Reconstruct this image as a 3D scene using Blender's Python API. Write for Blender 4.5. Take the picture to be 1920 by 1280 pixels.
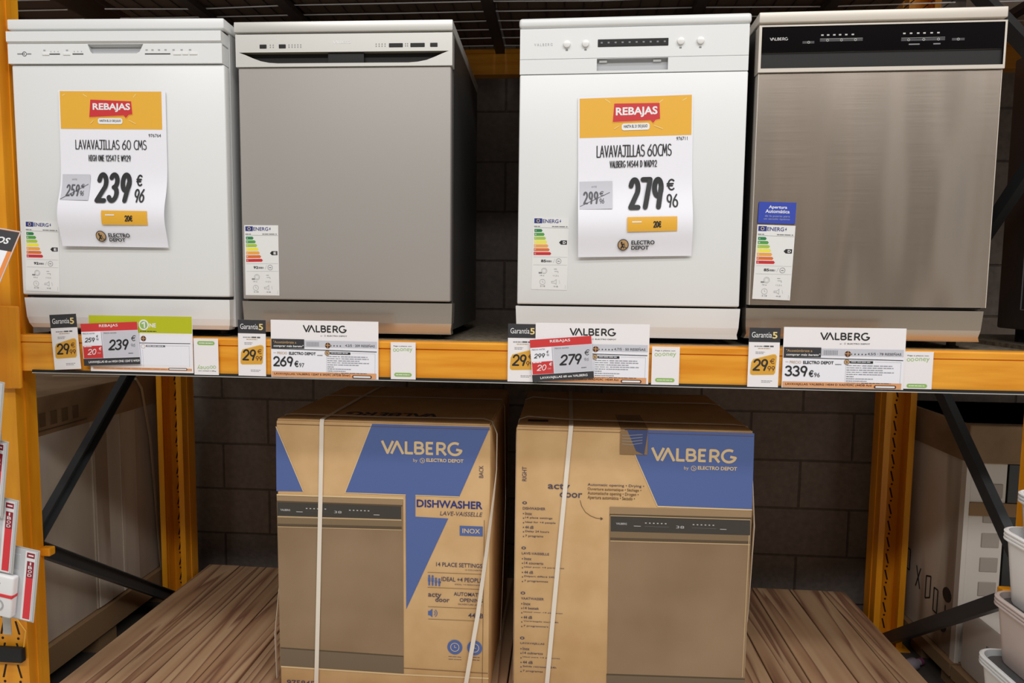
import bpy, bmesh, math, random
from math import sin, cos, pi, radians
from mathutils import Matrix, Vector
from mathutils.geometry import tessellate_polygon
random.seed(7)
for o in list(bpy.data.objects): bpy.data.objects.remove(o)
SC = bpy.context.scene
COL = SC.collection

# ---------------------------------------------------------------- camera, world, lamps, exposure
cam = bpy.data.cameras.new('camera'); camo = bpy.data.objects.new('camera', cam); COL.objects.link(camo)
CX, CY, CZ, YAW, PIT, ROL, FPX = 0.19072, -1.81873, 0.15536, 0.074763, -0.08304, 0.01139, 1262.356
fw = Vector((-sin(YAW)*cos(PIT), cos(YAW)*cos(PIT), sin(PIT)))
rt = Vector((cos(YAW), sin(YAW), 0)); up = rt.cross(fw)
r2 = cos(ROL)*rt + sin(ROL)*up; u2 = -sin(ROL)*rt + cos(ROL)*up
camo.matrix_world = Matrix(((r2.x, u2.x, -fw.x, CX), (r2.y, u2.y, -fw.y, CY), (r2.z, u2.z, -fw.z, CZ), (0, 0, 0, 1)))
cam.sensor_width = 36; cam.lens = FPX/1920*36; cam.clip_start = 0.02
SC.camera = camo
w = bpy.data.worlds.new('store_ambient'); SC.world = w; w.use_nodes = True
w.node_tree.nodes['Background'].inputs[0].default_value = (1.0, 0.96, 0.92, 1)
w.node_tree.nodes['Background'].inputs[1].default_value = 0.26
SC.view_settings.view_transform = 'Standard'; SC.view_settings.look = 'None'
SC.view_settings.exposure = 0.0; SC.view_settings.gamma = 1; SC.view_settings.use_curve_mapping = False
def lamp(name, loc, sx, sy, power, col, tgt=None):
    l = bpy.data.lights.new(name, 'AREA'); l.shape = 'RECTANGLE'; l.size = sx; l.size_y = sy
    l.energy = power; l.color = col
    o = bpy.data.objects.new(name, l); COL.objects.link(o); o.location = loc
    if tgt: o.rotation_euler = (Vector(tgt)-Vector(loc)).to_track_quat('-Z', 'Y').to_euler()
    return o
# rows of ceiling fluorescents over the aisle
LC = (1.0, 0.99, 0.985)
lamp('ceiling_lamp_row', (0.9, -2.3, 3.7), 8.0, 0.4, 104, LC)
lamp('ceiling_lamp_row', (0.9, -4.4, 3.9), 8.0, 0.4, 216, LC, (0.5, -0.8, -0.9))

# ---------------------------------------------------------------- materials
def s2l(c):
    c /= 255.0
    return c/12.92 if c <= 0.04045 else ((c+0.055)/1.055)**2.4
MATS = {}
def mat(name, rgb, rough=0.5, metal=0.0, spec=0.5, **kw):
    m = bpy.data.materials.new(name); m.use_nodes = True
    b = m.node_tree.nodes['Principled BSDF']
    b.inputs['Base Color'].default_value = (*[s2l(c) for c in rgb], 1)
    b.inputs['Roughness'].default_value = rough; b.inputs['Metallic'].default_value = metal
    b.inputs['Specular IOR Level'].default_value = spec
    for k, v in kw.items(): b.inputs[k].default_value = v
    MATS[name] = m
    return m
def nodes(m): return m.node_tree.nodes, m.node_tree.links, m.node_tree.nodes['Principled BSDF']
def noise_tint(m, c1, c2, scale, detail=4, stretch=(1, 1, 1), lo=0.35, hi=0.65, bump=0.0, rough_var=None, coord='Object'):
    n, l, b = nodes(m)
    tc = n.new('ShaderNodeTexCoord'); mp = n.new('ShaderNodeMapping'); mp.inputs['Scale'].default_value = stretch
    nz = n.new('ShaderNodeTexNoise'); nz.inputs['Scale'].default_value = scale; nz.inputs['Detail'].default_value = detail
    rp = n.new('ShaderNodeValToRGB'); rp.color_ramp.elements[0].position = lo; rp.color_ramp.elements[1].position = hi
    rp.color_ramp.elements[0].color = (*[s2l(c) for c in c1], 1); rp.color_ramp.elements[1].color = (*[s2l(c) for c in c2], 1)
    l.new(tc.outputs[coord], mp.inputs[0]); l.new(mp.outputs[0], nz.inputs['Vector']); l.new(nz.outputs['Fac'], rp.inputs[0]); l.new(rp.outputs[0], b.inputs['Base Color'])
    if bump:
        bp = n.new('ShaderNodeBump'); bp.inputs['Strength'].default_value = bump; bp.inputs['Distance'].default_value = 0.01
        l.new(nz.outputs['Fac'], bp.inputs['Height']); l.new(bp.outputs[0], b.inputs['Normal'])
    if rough_var:
        mr = n.new('ShaderNodeMapRange'); mr.inputs['To Min'].default_value = rough_var[0]; mr.inputs['To Max'].default_value = rough_var[1]
        l.new(nz.outputs['Fac'], mr.inputs['Value']); l.new(mr.outputs[0], b.inputs['Roughness'])
    return nz
mat('enamel', (232, 234, 233), 0.32)
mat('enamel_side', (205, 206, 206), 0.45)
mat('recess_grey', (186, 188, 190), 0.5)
mat('silver', (216, 214, 208), 0.36, 0.35)
mat('silver_door', (168, 163, 157), 0.5, 0.15, 0.3)
mat('silver_recess_shade', (158, 152, 134), 0.3, 0.4)  # darkened colour stands for the shade inside the curved handle
mat('bright_steel', (216, 208, 196), 0.35, 0.15)
mat('steel', (214, 201, 187), 0.24, 1.0, **{'Anisotropic': 0.7, 'Anisotropic Rotation': 0.25})
mat('steel_kick', (196, 186, 172), 0.24, 0.85)
mat('silver_kick', (200, 194, 184), 0.24, 0.75)
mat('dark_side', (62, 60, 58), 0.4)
mat('gap_black', (14, 13, 13), 0.6)
mat('gloss_black', (13, 11, 12), 0.15, 0, 0.18)
mat('handle_glass', (104, 101, 98), 0.25, 0.3)
mat('button_black', (30, 30, 30), 0.3)
mat('knob_white', (238, 238, 236), 0.25)
mat('print_dark', (40, 40, 42), 0.6)
mat('print_grey', (130, 130, 132), 0.6)
mat('print_lgrey', (172, 172, 174), 0.6)
mat('print_white', (240, 240, 240), 0.5)
mat('icon_white', (190, 188, 186), 0.5)
mat('rubber', (28, 27, 26), 0.7)
mat('paper', (243, 243, 250), 0.6)
mat('paper_warm', (244, 240, 240), 0.55)
mat('paper_grey', (206, 206, 214), 0.6)
mat('sticker_white', (234, 234, 232), 0.4)
mat('ink', (38, 39, 40), 0.6)
mat('ink_soft', (92, 92, 98), 0.6)
mat('ink_pale', (150, 150, 158), 0.6)
mat('sale_yellow', (238, 180, 58), 0.5)
mat('sale_yellow_pale', (248, 214, 130), 0.5)
mat('sale_red', (208, 52, 56), 0.5)
mat('card_red', (214, 60, 60), 0.45)
mat('bubble_edge', (255, 182, 70), 0.5)
mat('tan_ink', (196, 160, 112), 0.5)
mat('charcoal', (58, 57, 60), 0.45)
mat('gold', (226, 168, 62), 0.45)
mat('gold_pale', (238, 196, 110), 0.45)
mat('gold_text', (240, 214, 140), 0.5)
mat('card_orange', (226, 164, 116), 0.5)
mat('brown_ink', (96, 54, 34), 0.5)
mat('lime', (190, 196, 32), 0.45)
mat('soft_green', (150, 190, 100), 0.5)
mat('eu_blue', (38, 52, 128), 0.5)
mat('sticker_blue', (58, 78, 180), 0.4)
for i, c in enumerate([(40, 130, 72), (84, 160, 70), (168, 200, 70), (244, 232, 66), (240, 168, 74), (224, 112, 48), (206, 44, 50)]): mat('class%d' % i, c, 0.5)
mat('beam_orange', (240, 158, 38), 0.38); mat('beam_lip', (250, 190, 60), 0.3)
noise_tint(MATS['beam_orange'], (226, 142, 26), (246, 172, 54), 5, 5, (0.6, 1, 7))
mat('post_orange', (236, 152, 22), 0.42); noise_tint(MATS['post_orange'], (222, 138, 16), (242, 166, 32), 3, 4, (6, 6, 0.8))
mat('hole', (40, 18, 14), 0.9)
mat('brace', (70, 72, 74), 0.42, 0.3)
mat('zinc', (170, 165, 155), 0.4, 0.8)
mat('wire', (226, 222, 220), 0.45, 0.1)
mat('bar_dark', (52, 40, 34), 0.6)
mat('board', (112, 100, 84), 0.7); noise_tint(MATS['board'], (84, 76, 66), (132, 120, 100), 60, 6)
mat('cardboard', (204, 168, 118), 0.75); noise_tint(MATS['cardboard'], (206, 166, 114), (219, 181, 130), 9, 8)
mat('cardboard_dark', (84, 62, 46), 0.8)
mat('cardboard_old', (140, 112, 82), 0.8); noise_tint(MATS['cardboard_old'], (124, 98, 70), (150, 122, 92), 6, 5)
mat('box_blue', (84, 106, 164), 0.6)
mat('box_ink', (84, 76, 92), 0.7)
mat('box_ink_brown', (108, 84, 58), 0.7)
mat('box_edge', (226, 198, 150), 0.7)
mat('pr_body', (148, 122, 92), 0.7); noise_tint(MATS['pr_body'], (140, 114, 84), (158, 132, 102), 3, 3)
mat('pr_lid', (162, 134, 100), 0.7)
mat('pr_dark', (64, 60, 54), 0.6)
mat('pr_band', (132, 110, 82), 0.7)
mat('pr_kick', (122, 106, 84), 0.7)
mat('pr_line', (92, 76, 56), 0.7)
mat('pr_shine', (196, 168, 126), 0.7)
mat('strap', (236, 226, 210), 0.35)
mat('strap_dull', (176, 158, 130), 0.5)
mat('tape', (150, 118, 78), 0.18)
mat('tape_blue', (60, 76, 124), 0.15)
mat('carton_grey', (186, 172, 156), 0.6); noise_tint(MATS['carton_grey'], (170, 156, 140), (204, 192, 178), 2.2, 3, (1, 2.2, 0.25), bump=0.15)
mat('wrap_side', (186, 172, 158), 0.3); noise_tint(MATS['wrap_side'], (150, 130, 112), (214, 204, 190), 2.0, 2, (1, 2.6, 0.35), 0.45, 0.55, bump=0.3)
mat('foam', (214, 206, 196), 0.55)
mat('foam_pit', (168, 158, 148), 0.6)
mat('dark_glass', (24, 26, 26), 0.15)
mat('dark_metal', (76, 72, 74), 0.45, 0.3)
mat('pallet_wood', (142, 112, 78), 0.8)
mat('plastic_white', (252, 252, 251), 0.4)
mat('plastic_taupe', (212, 198, 192), 0.4)
mat('plastic_grey', (228, 231, 231), 0.4)
mat('plastic_pale', (224, 227, 229), 0.4)
mat('plastic_inside', (84, 84, 84), 0.6)
mat('blister', (200, 204, 208), 0.12)
mat('blister_edge', (186, 184, 178), 0.2)
mat('pack_card', (206, 208, 212), 0.4)
mat('pack_red', (226, 52, 62), 0.3)
mat('pack_maroon', (150, 20, 44), 0.3)
mat('plug_white', (240, 240, 240), 0.3)
mat('plug_hole', (176, 178, 180), 0.5)
mat('sign_orange', (236, 144, 72), 0.4)
mat('floor_tile', (222, 216, 206), 0.4)
noise_tint(MATS['floor_tile'], (214, 208, 198), (228, 223, 215), 3, 4)
mat('floor_shade', (70, 64, 58), 0.8)
mat('bottle_plastic', (150, 140, 150), 0.25)
mat('bottle_cap', (120, 60, 90), 0.4)

# concrete block wall
m = mat('blockwork', (120, 110, 102), 0.85)
n, l, b = nodes(m)
tc = n.new('ShaderNodeTexCoord'); mp = n.new('ShaderNodeMapping'); mp.inputs['Rotation'].default_value = (radians(90), 0, 0); mp.inputs['Location'].default_value = (0.06, 0.052, 0)
br = n.new('ShaderNodeTexBrick'); br.inputs['Scale'].default_value = 1.0; br.inputs['Brick Width'].default_value = 0.42; br.inputs['Row Height'].default_value = 0.206
br.inputs['Mortar Size'].default_value = 0.006; br.inputs['Mortar Smooth'].default_value = 0.6
br.inputs['Color1'].default_value = (*[s2l(c) for c in (156, 142, 130)], 1); br.inputs['Color2'].default_value = (*[s2l(c) for c in (146, 134, 126)], 1); br.inputs['Mortar'].default_value = (*[s2l(c) for c in (116, 102, 92)], 1)
nz = n.new('ShaderNodeTexNoise'); nz.inputs['Scale'].default_value = 45; nz.inputs['Detail'].default_value = 6
mx = n.new('ShaderNodeMix'); mx.data_type = 'RGBA'; mx.blend_type = 'MULTIPLY'; mx.inputs[0].default_value = 0.5
l.new(tc.outputs['Object'], mp.inputs[0]); l.new(mp.outputs[0], br.inputs['Vector']); l.new(tc.outputs['Object'], nz.inputs['Vector'])
l.new(br.outputs['Color'], mx.inputs[6]); l.new(nz.outputs['Fac'], mx.inputs[7]); l.new(mx.outputs[2], b.inputs['Base Color'])
bp = n.new('ShaderNodeBump'); bp.inputs['Strength'].default_value = 0.7; bp.inputs['Distance'].default_value = 0.008
ma = n.new('ShaderNodeMath'); ma.operation = 'MULTIPLY_ADD'; ma.inputs[1].default_value = 0.5
l.new(nz.outputs['Fac'], ma.inputs[0]); iv = n.new('ShaderNodeMath'); iv.operation = 'SUBTRACT'; iv.inputs[0].default_value = 1.0
l.new(br.outputs['Fac'], iv.inputs[1]); l.new(iv.outputs[0], ma.inputs[2]); l.new(ma.outputs[0], bp.inputs['Height']); l.new(bp.outputs[0], b.inputs['Normal'])

# pine planks
m = mat('pine', (176, 138, 100), 0.6)
n, l, b = nodes(m)
tc = n.new('ShaderNodeTexCoord'); oi = n.new('ShaderNodeObjectInfo')
va = n.new('ShaderNodeVectorMath'); va.operation = 'MULTIPLY_ADD'; va.inputs[1].default_value = (7, 3, 5)
cb = n.new('ShaderNodeCombineXYZ')
for k in range(3): l.new(oi.outputs['Random'], cb.inputs[k])
l.new(cb.outputs[0], va.inputs[0]); l.new(tc.outputs['Object'], va.inputs[2])
mp = n.new('ShaderNodeMapping'); mp.inputs['Scale'].default_value = (1.0, 0.045, 1.0); l.new(va.outputs[0], mp.inputs[0])
nz = n.new('ShaderNodeTexNoise'); nz.inputs['Scale'].default_value = 7; nz.inputs['Detail'].default_value = 3; nz.inputs['Roughness'].default_value = 0.45
l.new(mp.outputs[0], nz.inputs['Vector'])
mu = n.new('ShaderNodeMath'); mu.operation = 'MULTIPLY'; mu.inputs[1].default_value = 11; l.new(nz.outputs['Fac'], mu.inputs[0])
fr = n.new('ShaderNodeMath'); fr.operation = 'FRACT'; l.new(mu.outputs[0], fr.inputs[0])
rp = n.new('ShaderNodeValToRGB'); e = rp.color_ramp.elements
e[0].position = 0; e[0].color = (*[s2l(c) for c in (190, 156, 120)], 1); e[1].position = 0.62; e[1].color = (*[s2l(c) for c in (172, 134, 100)], 1)
q = e.new(0.86); q.color = (*[s2l(c) for c in (128, 88, 66)], 1); q = e.new(1.0); q.color = (*[s2l(c) for c in (190, 156, 120)], 1)
l.new(fr.outputs[0], rp.inputs[0])
hv = n.new('ShaderNodeHueSaturation'); mr = n.new('ShaderNodeMapRange'); mr.inputs['To Min'].default_value = 0.84; mr.inputs['To Max'].default_value = 1.1
l.new(oi.outputs['Random'], mr.inputs[0]); l.new(mr.outputs[0], hv.inputs['Value']); l.new(rp.outputs[0], hv.inputs['Color'])
l.new(hv.outputs[0], b.inputs['Base Color'])

# brushed steel: fine horizontal brushing and a slightly wavy sheet
m = MATS['steel']; n, l, b = nodes(m)
tc = n.new('ShaderNodeTexCoord')
mp = n.new('ShaderNodeMapping'); mp.inputs['Scale'].default_value = (2, 1, 420); l.new(tc.outputs['Object'], mp.inputs[0])
nz = n.new('ShaderNodeTexNoise'); nz.inputs['Scale'].default_value = 3; nz.inputs['Detail'].default_value = 3; l.new(mp.outputs[0], nz.inputs['Vector'])
mp2 = n.new('ShaderNodeMapping'); mp2.inputs['Scale'].default_value = (1, 1, 0.22); l.new(tc.outputs['Object'], mp2.inputs[0])
nz2 = n.new('ShaderNodeTexNoise'); nz2.inputs['Scale'].default_value = 7; nz2.inputs['Detail'].default_value = 1; l.new(mp2.outputs[0], nz2.inputs['Vector'])
b1 = n.new('ShaderNodeBump'); b1.inputs['Strength'].default_value = 0.02; b1.inputs['Distance'].default_value = 0.002; l.new(nz.outputs['Fac'], b1.inputs['Height'])
b2 = n.new('ShaderNodeBump'); b2.inputs['Strength'].default_value = 0.5; b2.inputs['Distance'].default_value = 0.02; l.new(nz2.outputs['Fac'], b2.inputs['Height']); l.new(b1.outputs[0], b2.inputs['Normal'])
l.new(b2.outputs[0], b.inputs['Normal'])
mr = n.new('ShaderNodeMapRange'); mr.inputs['To Min'].default_value = 0.2; mr.inputs['To Max'].default_value = 0.27; l.new(nz.outputs['Fac'], mr.inputs[0]); l.new(mr.outputs[0], b.inputs['Roughness'])

# unseen aisle colours, bands shaped for the streaks mirrored in the steel
m = mat('reflection_bands', (120, 96, 74), 0.8); n, l, b = nodes(m)
tc = n.new('ShaderNodeTexCoord'); mp = n.new('ShaderNodeMapping'); mp.inputs['Scale'].default_value = (1, 1, 0.16); l.new(tc.outputs['Object'], mp.inputs[0])
nz = n.new('ShaderNodeTexNoise'); nz.inputs['Scale'].default_value = 1.4; nz.inputs['Detail'].default_value = 3; l.new(mp.outputs[0], nz.inputs['Vector'])
sx = n.new('ShaderNodeSeparateXYZ'); l.new(tc.outputs['Object'], sx.inputs[0])
ad = n.new('ShaderNodeMath'); ad.operation = 'MULTIPLY_ADD'; ad.inputs[1].default_value = 0.9; l.new(nz.outputs['Fac'], ad.inputs[0]); l.new(sx.outputs[0], ad.inputs[2])
mr = n.new('ShaderNodeMapRange'); mr.inputs['From Min'].default_value = -6 + .45; mr.inputs['From Max'].default_value = 6 + .45; l.new(ad.outputs[0], mr.inputs[0])
rp = n.new('ShaderNodeValToRGB'); e = rp.color_ramp.elements
e[0].position = 0; e[0].color = (0.16, 0.13, 0.10, 1); e[1].position = 1.0; e[1].color = (0.5, 0.49, 0.49, 1)
for x_, c_ in ((-3, (.12, .1, .08)), (-2, (.2, .17, .14)), (-1, (.13, .11, .09)), (0, (.2, .17, .14)), (1.2, (.14, .115, .09)), (2.45, (.165, .14, .115)), (2.66, (.18, .15, .12)), (2.74, (.7, .58, .46)), (2.84, (.17, .14, .11)), (3.4, (.2, .165, .135)), (3.66, (.2, .17, .14)), (3.7, (.02, .018, .015)), (3.98, (.03, .026, .022)), (4.1, (.6, .54, .48)), (4.35, (.3, .27, .24)), (4.45, (.66, .62, .58)), (4.6, (.4, .39, .38)), (4.8, (.6, .59, .6))):
    q = e.new((x_+6)/12); q.color = (*c_, 1)
l.new(mr.outputs[0], rp.inputs[0]); l.new(rp.outputs[0], b.inputs['Base Color'])

# ---------------------------------------------------------------- mesh helpers
class MB:
    def __init__(s): s.v = []; s.f = []; s.m = []; s.names = []
    def mi(s, name):
        if name not in s.names: s.names.append(name)
        return s.names.index(name)
    def add(s, vs, fs, m):
        o = len(s.v); s.v += [tuple(x) for x in vs]; k = s.mi(m)
        for f in fs: s.f.append([i+o for i in f]); s.m.append(k)
        return s
    def box(s, x0, x1, y0, y1, z0, z1, m):
        vs = [(x, y, z) for z in (z0, z1) for y in (y0, y1) for x in (x0, x1)]
        return s.add(vs, [(0, 2, 3, 1), (4, 5, 7, 6), (0, 1, 5, 4), (2, 6, 7, 3), (0, 4, 6, 2), (1, 3, 7, 5)], m)
    def bm(s, bmx, m, M=None):
        bmx.verts.index_update()
        vs = [(M @ v.co if M else v.co)[:] for v in bmx.verts]; fs = [[v.index for v in f.verts] for f in bmx.faces]
        bmx.free(); return s.add(vs, fs, m)
    def rbox(s, x0, x1, y0, y1, z0, z1, m, r=0.004, seg=2):
        b = bmesh.new(); bmesh.ops.create_cube(b, size=1)
        for v in b.verts: v.co = Vector(((x0+x1)/2+v.co.x*(x1-x0), (y0+y1)/2+v.co.y*(y1-y0), (z0+z1)/2+v.co.z*(z1-z0)))
        bmesh.ops.bevel(b, geom=list(b.edges), offset=r, segments=seg, profile=0.5, affect='EDGES')
        return s.bm(b, m)
    def prism(s, prof, x0, x1, m):           # prof: (y, z) outline, extruded along x
        k = len(prof); vs = [(x0, y, z) for y, z in prof]+[(x1, y, z) for y, z in prof]
        tris = tessellate_polygon([[Vector((0, y, z)) for y, z in prof]])
        fs = [(i, (i+1) % k, k+(i+1) % k, k+i) for i in range(k)]+[tuple(t) for t in tris]+[tuple(i+k for i in t) for t in tris]
        return s.add(vs, fs, m)
    def plate(s, outer, holes, y0, y1, m, floors=()):   # front plate in x,z with openings; floors: (material, depth) per opening
        loops = [outer]+list(holes); pts = [p for lp in loops for p in lp]
        tris = tessellate_polygon([[Vector((x, z, 0)) for x, z in lp] for lp in loops])
        s.add([(x, y0, z) for x, z in pts], [tuple(t) for t in tris], m)
        for i, lp in enumerate(loops):
            k = len(lp); yy = y1 if i == 0 else y0+floors[i-1][1]; mm = m if i == 0 else floors[i-1][0]
            s.add([(x, y0, z) for x, z in lp]+[(x, yy, z) for x, z in lp], [(j, (j+1) % k, k+(j+1) % k, k+j) for j in range(k)], mm)
            if i:
                tr = tessellate_polygon([[Vector((x, z, 0)) for x, z in lp]])
                s.add([(x, yy, z) for x, z in lp], [tuple(t) for t in tr], mm)
        return s
    def tube(s, pts, r, m, seg=8, flat=None):
        pts = [Vector(p) for p in pts]; rings = []
        ref = None
        for i, p in enumerate(pts):
            t = (pts[min(i+1, len(pts)-1)]-pts[max(i-1, 0)]).normalized()
            if ref is None: ref = Vector((0, 0, 1)) if abs(t.z) < 0.9 else Vector((1, 0, 0))
            a = (ref-t*ref.dot(t)).normalized(); c = t.cross(a); ref = a
            rings.append([p+a*cos(2*pi*k/seg)*r+c*sin(2*pi*k/seg)*r for k in range(seg)])
        vs = [v for rg in rings for v in rg]; fs = []
        for i in range(len(pts)-1):
            for k in range(seg): fs.append((i*seg+k, i*seg+(k+1) % seg, (i+1)*seg+(k+1) % seg, (i+1)*seg+k))
        fs.append(tuple(range(seg))[::-1]); fs.append(tuple((len(pts)-1)*seg+k for k in range(seg)))
        return s.add(vs, fs, m)
    def band(s, pts, side, wd, th, m):       # flat strap: centre line, width vector direction, width, thickness
        pts = [Vector(p) for p in pts]; sds = [Vector(q).normalized() for q in (side if isinstance(side, list) else [side]*len(pts))]
        vs = []; fs = []
        for i, p in enumerate(pts):
            t = (pts[min(i+1, len(pts)-1)]-pts[max(i-1, 0)]).normalized(); sd = (sds[i]-t*sds[i].dot(t)).normalized(); nn = t.cross(sd).normalized()
            for a, c in ((-1, -1), (1, -1), (1, 1), (-1, 1)): vs.append(p+sd*a*wd/2+nn*c*th/2)
        for i in range(len(pts)-1):
            for k in range(4): fs.append((i*4+k, i*4+(k+1) % 4, i*4+4+(k+1) % 4, i*4+4+k))
        fs += [(0, 1, 2, 3), tuple(len(vs)-4+k for k in range(4))]
        return s.add(vs, fs, m)
    def lathe(s, prof, m, c=(0, 0, 0), seg=20, axis='z'):
        vs = []; fs = []
        for r, h in prof:
            for k in range(seg):
                a = 2*pi*k/seg; x, y = r*cos(a), r*sin(a)
                vs.append({'z': (c[0]+x, c[1]+y, c[2]+h), 'y': (c[0]+x, c[1]+h, c[2]+y), 'x': (c[0]+h, c[1]+x, c[2]+y)}[axis])
        for i in range(len(prof)-1):
            for k in range(seg): fs.append((i*seg+k, i*seg+(k+1) % seg, (i+1)*seg+(k+1) % seg, (i+1)*seg+k))
        fs.append(tuple(range(seg))[::-1]); fs.append(tuple((len(prof)-1)*seg+k for k in range(seg)))
        return s.add(vs, fs, m)
    def bar(s, p, q, wd, th, wdir, m):       # straight bar between two points
        return s.band([p, q], wdir, wd, th, m)

def obj(name, mb, parent=None, smooth=False, loc=None):
    me = bpy.data.meshes.new(name); me.from_pydata(mb.v, [], mb.f)
    for nm in mb.names: me.materials.append(MATS[nm])
    me.polygons.foreach_set('material_index', mb.m)
    b = bmesh.new(); b.from_mesh(me); bmesh.ops.recalc_face_normals(b, faces=b.faces) if not isinstance(mb, Sheet) else None
    b.to_mesh(me); b.free()
    if smooth:
        me.polygons.foreach_set('use_smooth', [True]*len(me.polygons))
        me.set_sharp_from_angle(angle=radians(smooth if smooth is not True else 35))
    me.update()
    o = bpy.data.objects.new(name, me); COL.objects.link(o)
    if parent: o.parent = parent
    if loc: o.location = loc
    return o
def tag(o, label, cat, group=None):
    o['label'] = label; o['category'] = cat
    if group: o['group'] = group
    return o
def thing(name, label, cat, loc=(0, 0, 0), rot=(0, 0, 0), group=None):
    o = bpy.data.objects.new(name, None); COL.objects.link(o); o.location = loc; o.rotation_euler = rot; o.empty_display_size = 0.05
    return tag(o, label, cat, group)
def struct(name, mb):
    o = obj(name, mb); o['kind'] = 'structure'; return o

# ---------------------------------------------------------------- lettering and printed sheets
_tc = {}
def glyphs(s, bold=0.0, shear=0.0):          # outline text as triangles in a unit box
    k = (s, bold, shear)
    if k in _tc: return _tc[k]
    cu = bpy.data.curves.new('lettering', 'FONT'); cu.body = s; cu.size = 1; cu.offset = bold; cu.shear = shear; cu.resolution_u = 3; cu.fill_mode = 'FRONT'
    o = bpy.data.objects.new('lettering', cu); me = bpy.data.meshes.new_from_object(o)
    vs = [(v.co.x, v.co.y) for v in me.vertices]; fs = [tuple(p.vertices) for p in me.polygons]
    bpy.data.objects.remove(o); bpy.data.meshes.remove(me); bpy.data.curves.remove(cu)
    x0 = min(v[0] for v in vs); x1 = max(v[0] for v in vs); y0 = min(v[1] for v in vs); y1 = max(v[1] for v in vs)
    _tc[k] = ([((x-x0)/(x1-x0), (y-y0)/max(y1-y0, 1e-6)) for x, y in vs], fs)
    return _tc[k]
def arc(cx, cy, rx, ry, a0, a1, k=12): return [(cx+rx*cos(radians(a0+(a1-a0)*i/k)), cy+ry*sin(radians(a0+(a1-a0)*i/k))) for i in range(k+1)]
SG = {  # stroke letters: (advance, strokes)
 '0': (.8, [arc(.3, .5, .3, .5, 90, 450, 18)]), '1': (.45, [[(0, .78), (.22, 1), (.22, 0)]]),
 '2': (.8, [arc(.3, .7, .3, .3, 165, -35)+[(0, 0), (.62, 0)]]),
 '3': (.8, [arc(.27, .76, .27, .24, 150, -85)+arc(.27, .26, .32, .26, 85, -150)]),
 '4': (.82, [[(.48, 0), (.48, 1), (0, .3), (.64, .3)]]),
 '5': (.8, [[(.56, 1), (.1, 1), (.06, .56)]+arc(.27, .3, .32, .3, 115, -145)]),
 '6': (.8, [[(.5, 1), (.14, .62)]+arc(.3, .29, .3, .29, 150, -210, 18)]),
 '7': (.76, [[(0, 1), (.6, 1), (.22, 0)]]), '8': (.8, [arc(.3, .76, .24, .24, 0, 360, 14), arc(.3, .26, .3, .26, 0, 360, 14)]),
 '9': (.8, [arc(.3, .7, .28, .3, 10, 370, 18)+[(.36, 0)]]),
 '€': (.9, [arc(.42, .5, .36, .5, 50, 310, 14), [(-.04, .6), (.58, .6)], [(-.04, .4), (.5, .4)]]),
 'A': (.72, [[(0, 0), (.28, 1), (.56, 0)], [(.1, .33), (.46, .33)]]), 'B': (.68, [[(0, 0), (0, 1)]+arc(.2, .77, .26, .23, 90, -90)+arc(.22, .27, .3, .27, 90, -90)+[(0, 0)]]),
 'C': (.7, [arc(.4, .5, .4, .5, 60, 300, 14)]), 'D': (.72, [[(0, 0), (0, 1)]+arc(.1, .5, .45, .5, 90, -90, 14)+[(0, 0)]]),
 'E': (.6, [[(.44, 1), (0, 1), (0, 0), (.44, 0)], [(0, .52), (.38, .52)]]), 'G': (.76, [arc(.4, .5, .4, .5, 60, 345, 14)+[(.42, .4)]]),
 'H': (.68, [[(0, 0), (0, 1)], [(.5, 0), (.5, 1)], [(0, .5), (.5, .5)]]), 'I': (.52, [[(0, 1), (.36, 1)], [(.18, 1), (.18, 0)], [(0, 0), (.36, 0)]]),
 'J': (.62, [[(.02, 1), (.54, 1)], [(.38, 1)]+arc(.18, .2, .2, .2, 0, -150)]), 'L': (.52, [[(0, 1), (0, 0), (.4, 0)]]),
 'M': (.86, [[(0, 0), (.1, 1), (.34, .25), (.58, 1), (.68, 0)]]), 'N': (.7, [[(0, 0), (0, 1), (.5, 0), (.5, 1)]]),
 'O': (.74, [arc(.28, .5, .28, .5, 90, 450, 16)]), 'R': (.66, [[(0, 0), (0, 1)]+arc(.18, .74, .28, .26, 90, -90)+[(.06, .48), (.48, 0)]]),
 'S': (.64, [arc(.25, .76, .24, .24, 40, 250)+arc(.24, .26, .26, .26, 70, -140)]), 'V': (.7, [[(0, 1), (.28, 0), (.54, 1)]]),
 'W': (.9, [[(0, 1), (.16, 0), (.36, .8), (.56, 0), (.72, 1)]]), ' ': (.4, [])}
def stroke_layout(s, slant=0, sp=0):
    x = 0; out = []
    for ch in s:
        adv, st = SG[ch]
        for pl in st: out.append([(x+px+slant*py, py) for px, py in pl])
        x += adv+sp
    xs = [p[0] for pl in out for p in pl]; ys = [p[1] for pl in out for p in pl]
    return out, (min(xs), max(xs), min(ys), max(ys))
LOGO = [[(0, 1), (.38, .06), (.76, 1)], [(.64, 0), (1.04, .95), (1.46, 0)], [(1.72, 1), (1.72, .08), (2.2, .08)],
        [(2.5, .08), (2.5, .92)]+arc(2.78, .72, .2, .2, 90, -90)+[(2.5, .52)], [(2.6, .52)]+arc(2.8, .3, .24, .22, 90, -90)+[(2.5, .08)],
        [(3.72, .92), (3.3, .92), (3.3, .08), (3.72, .08)], [(3.3, .5), (3.66, .5)],
        [(4.02, 0), (4.02, .92)]+arc(4.28, .68, .24, .24, 90, -90)+[(4.06, .44)], [(4.28, .44), (4.6, 0)],
        arc(5.22, .5, .44, .46, 55, 345, 16)+[(5.3, .46)]]

LOGO = LOGO[:3]+[[(x-.14, y) for x, y in p] for p in LOGO[3:]]
LOGO = LOGO[:2]+[[(x-.06, y) for x, y in p] for p in LOGO[2:]]

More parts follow.
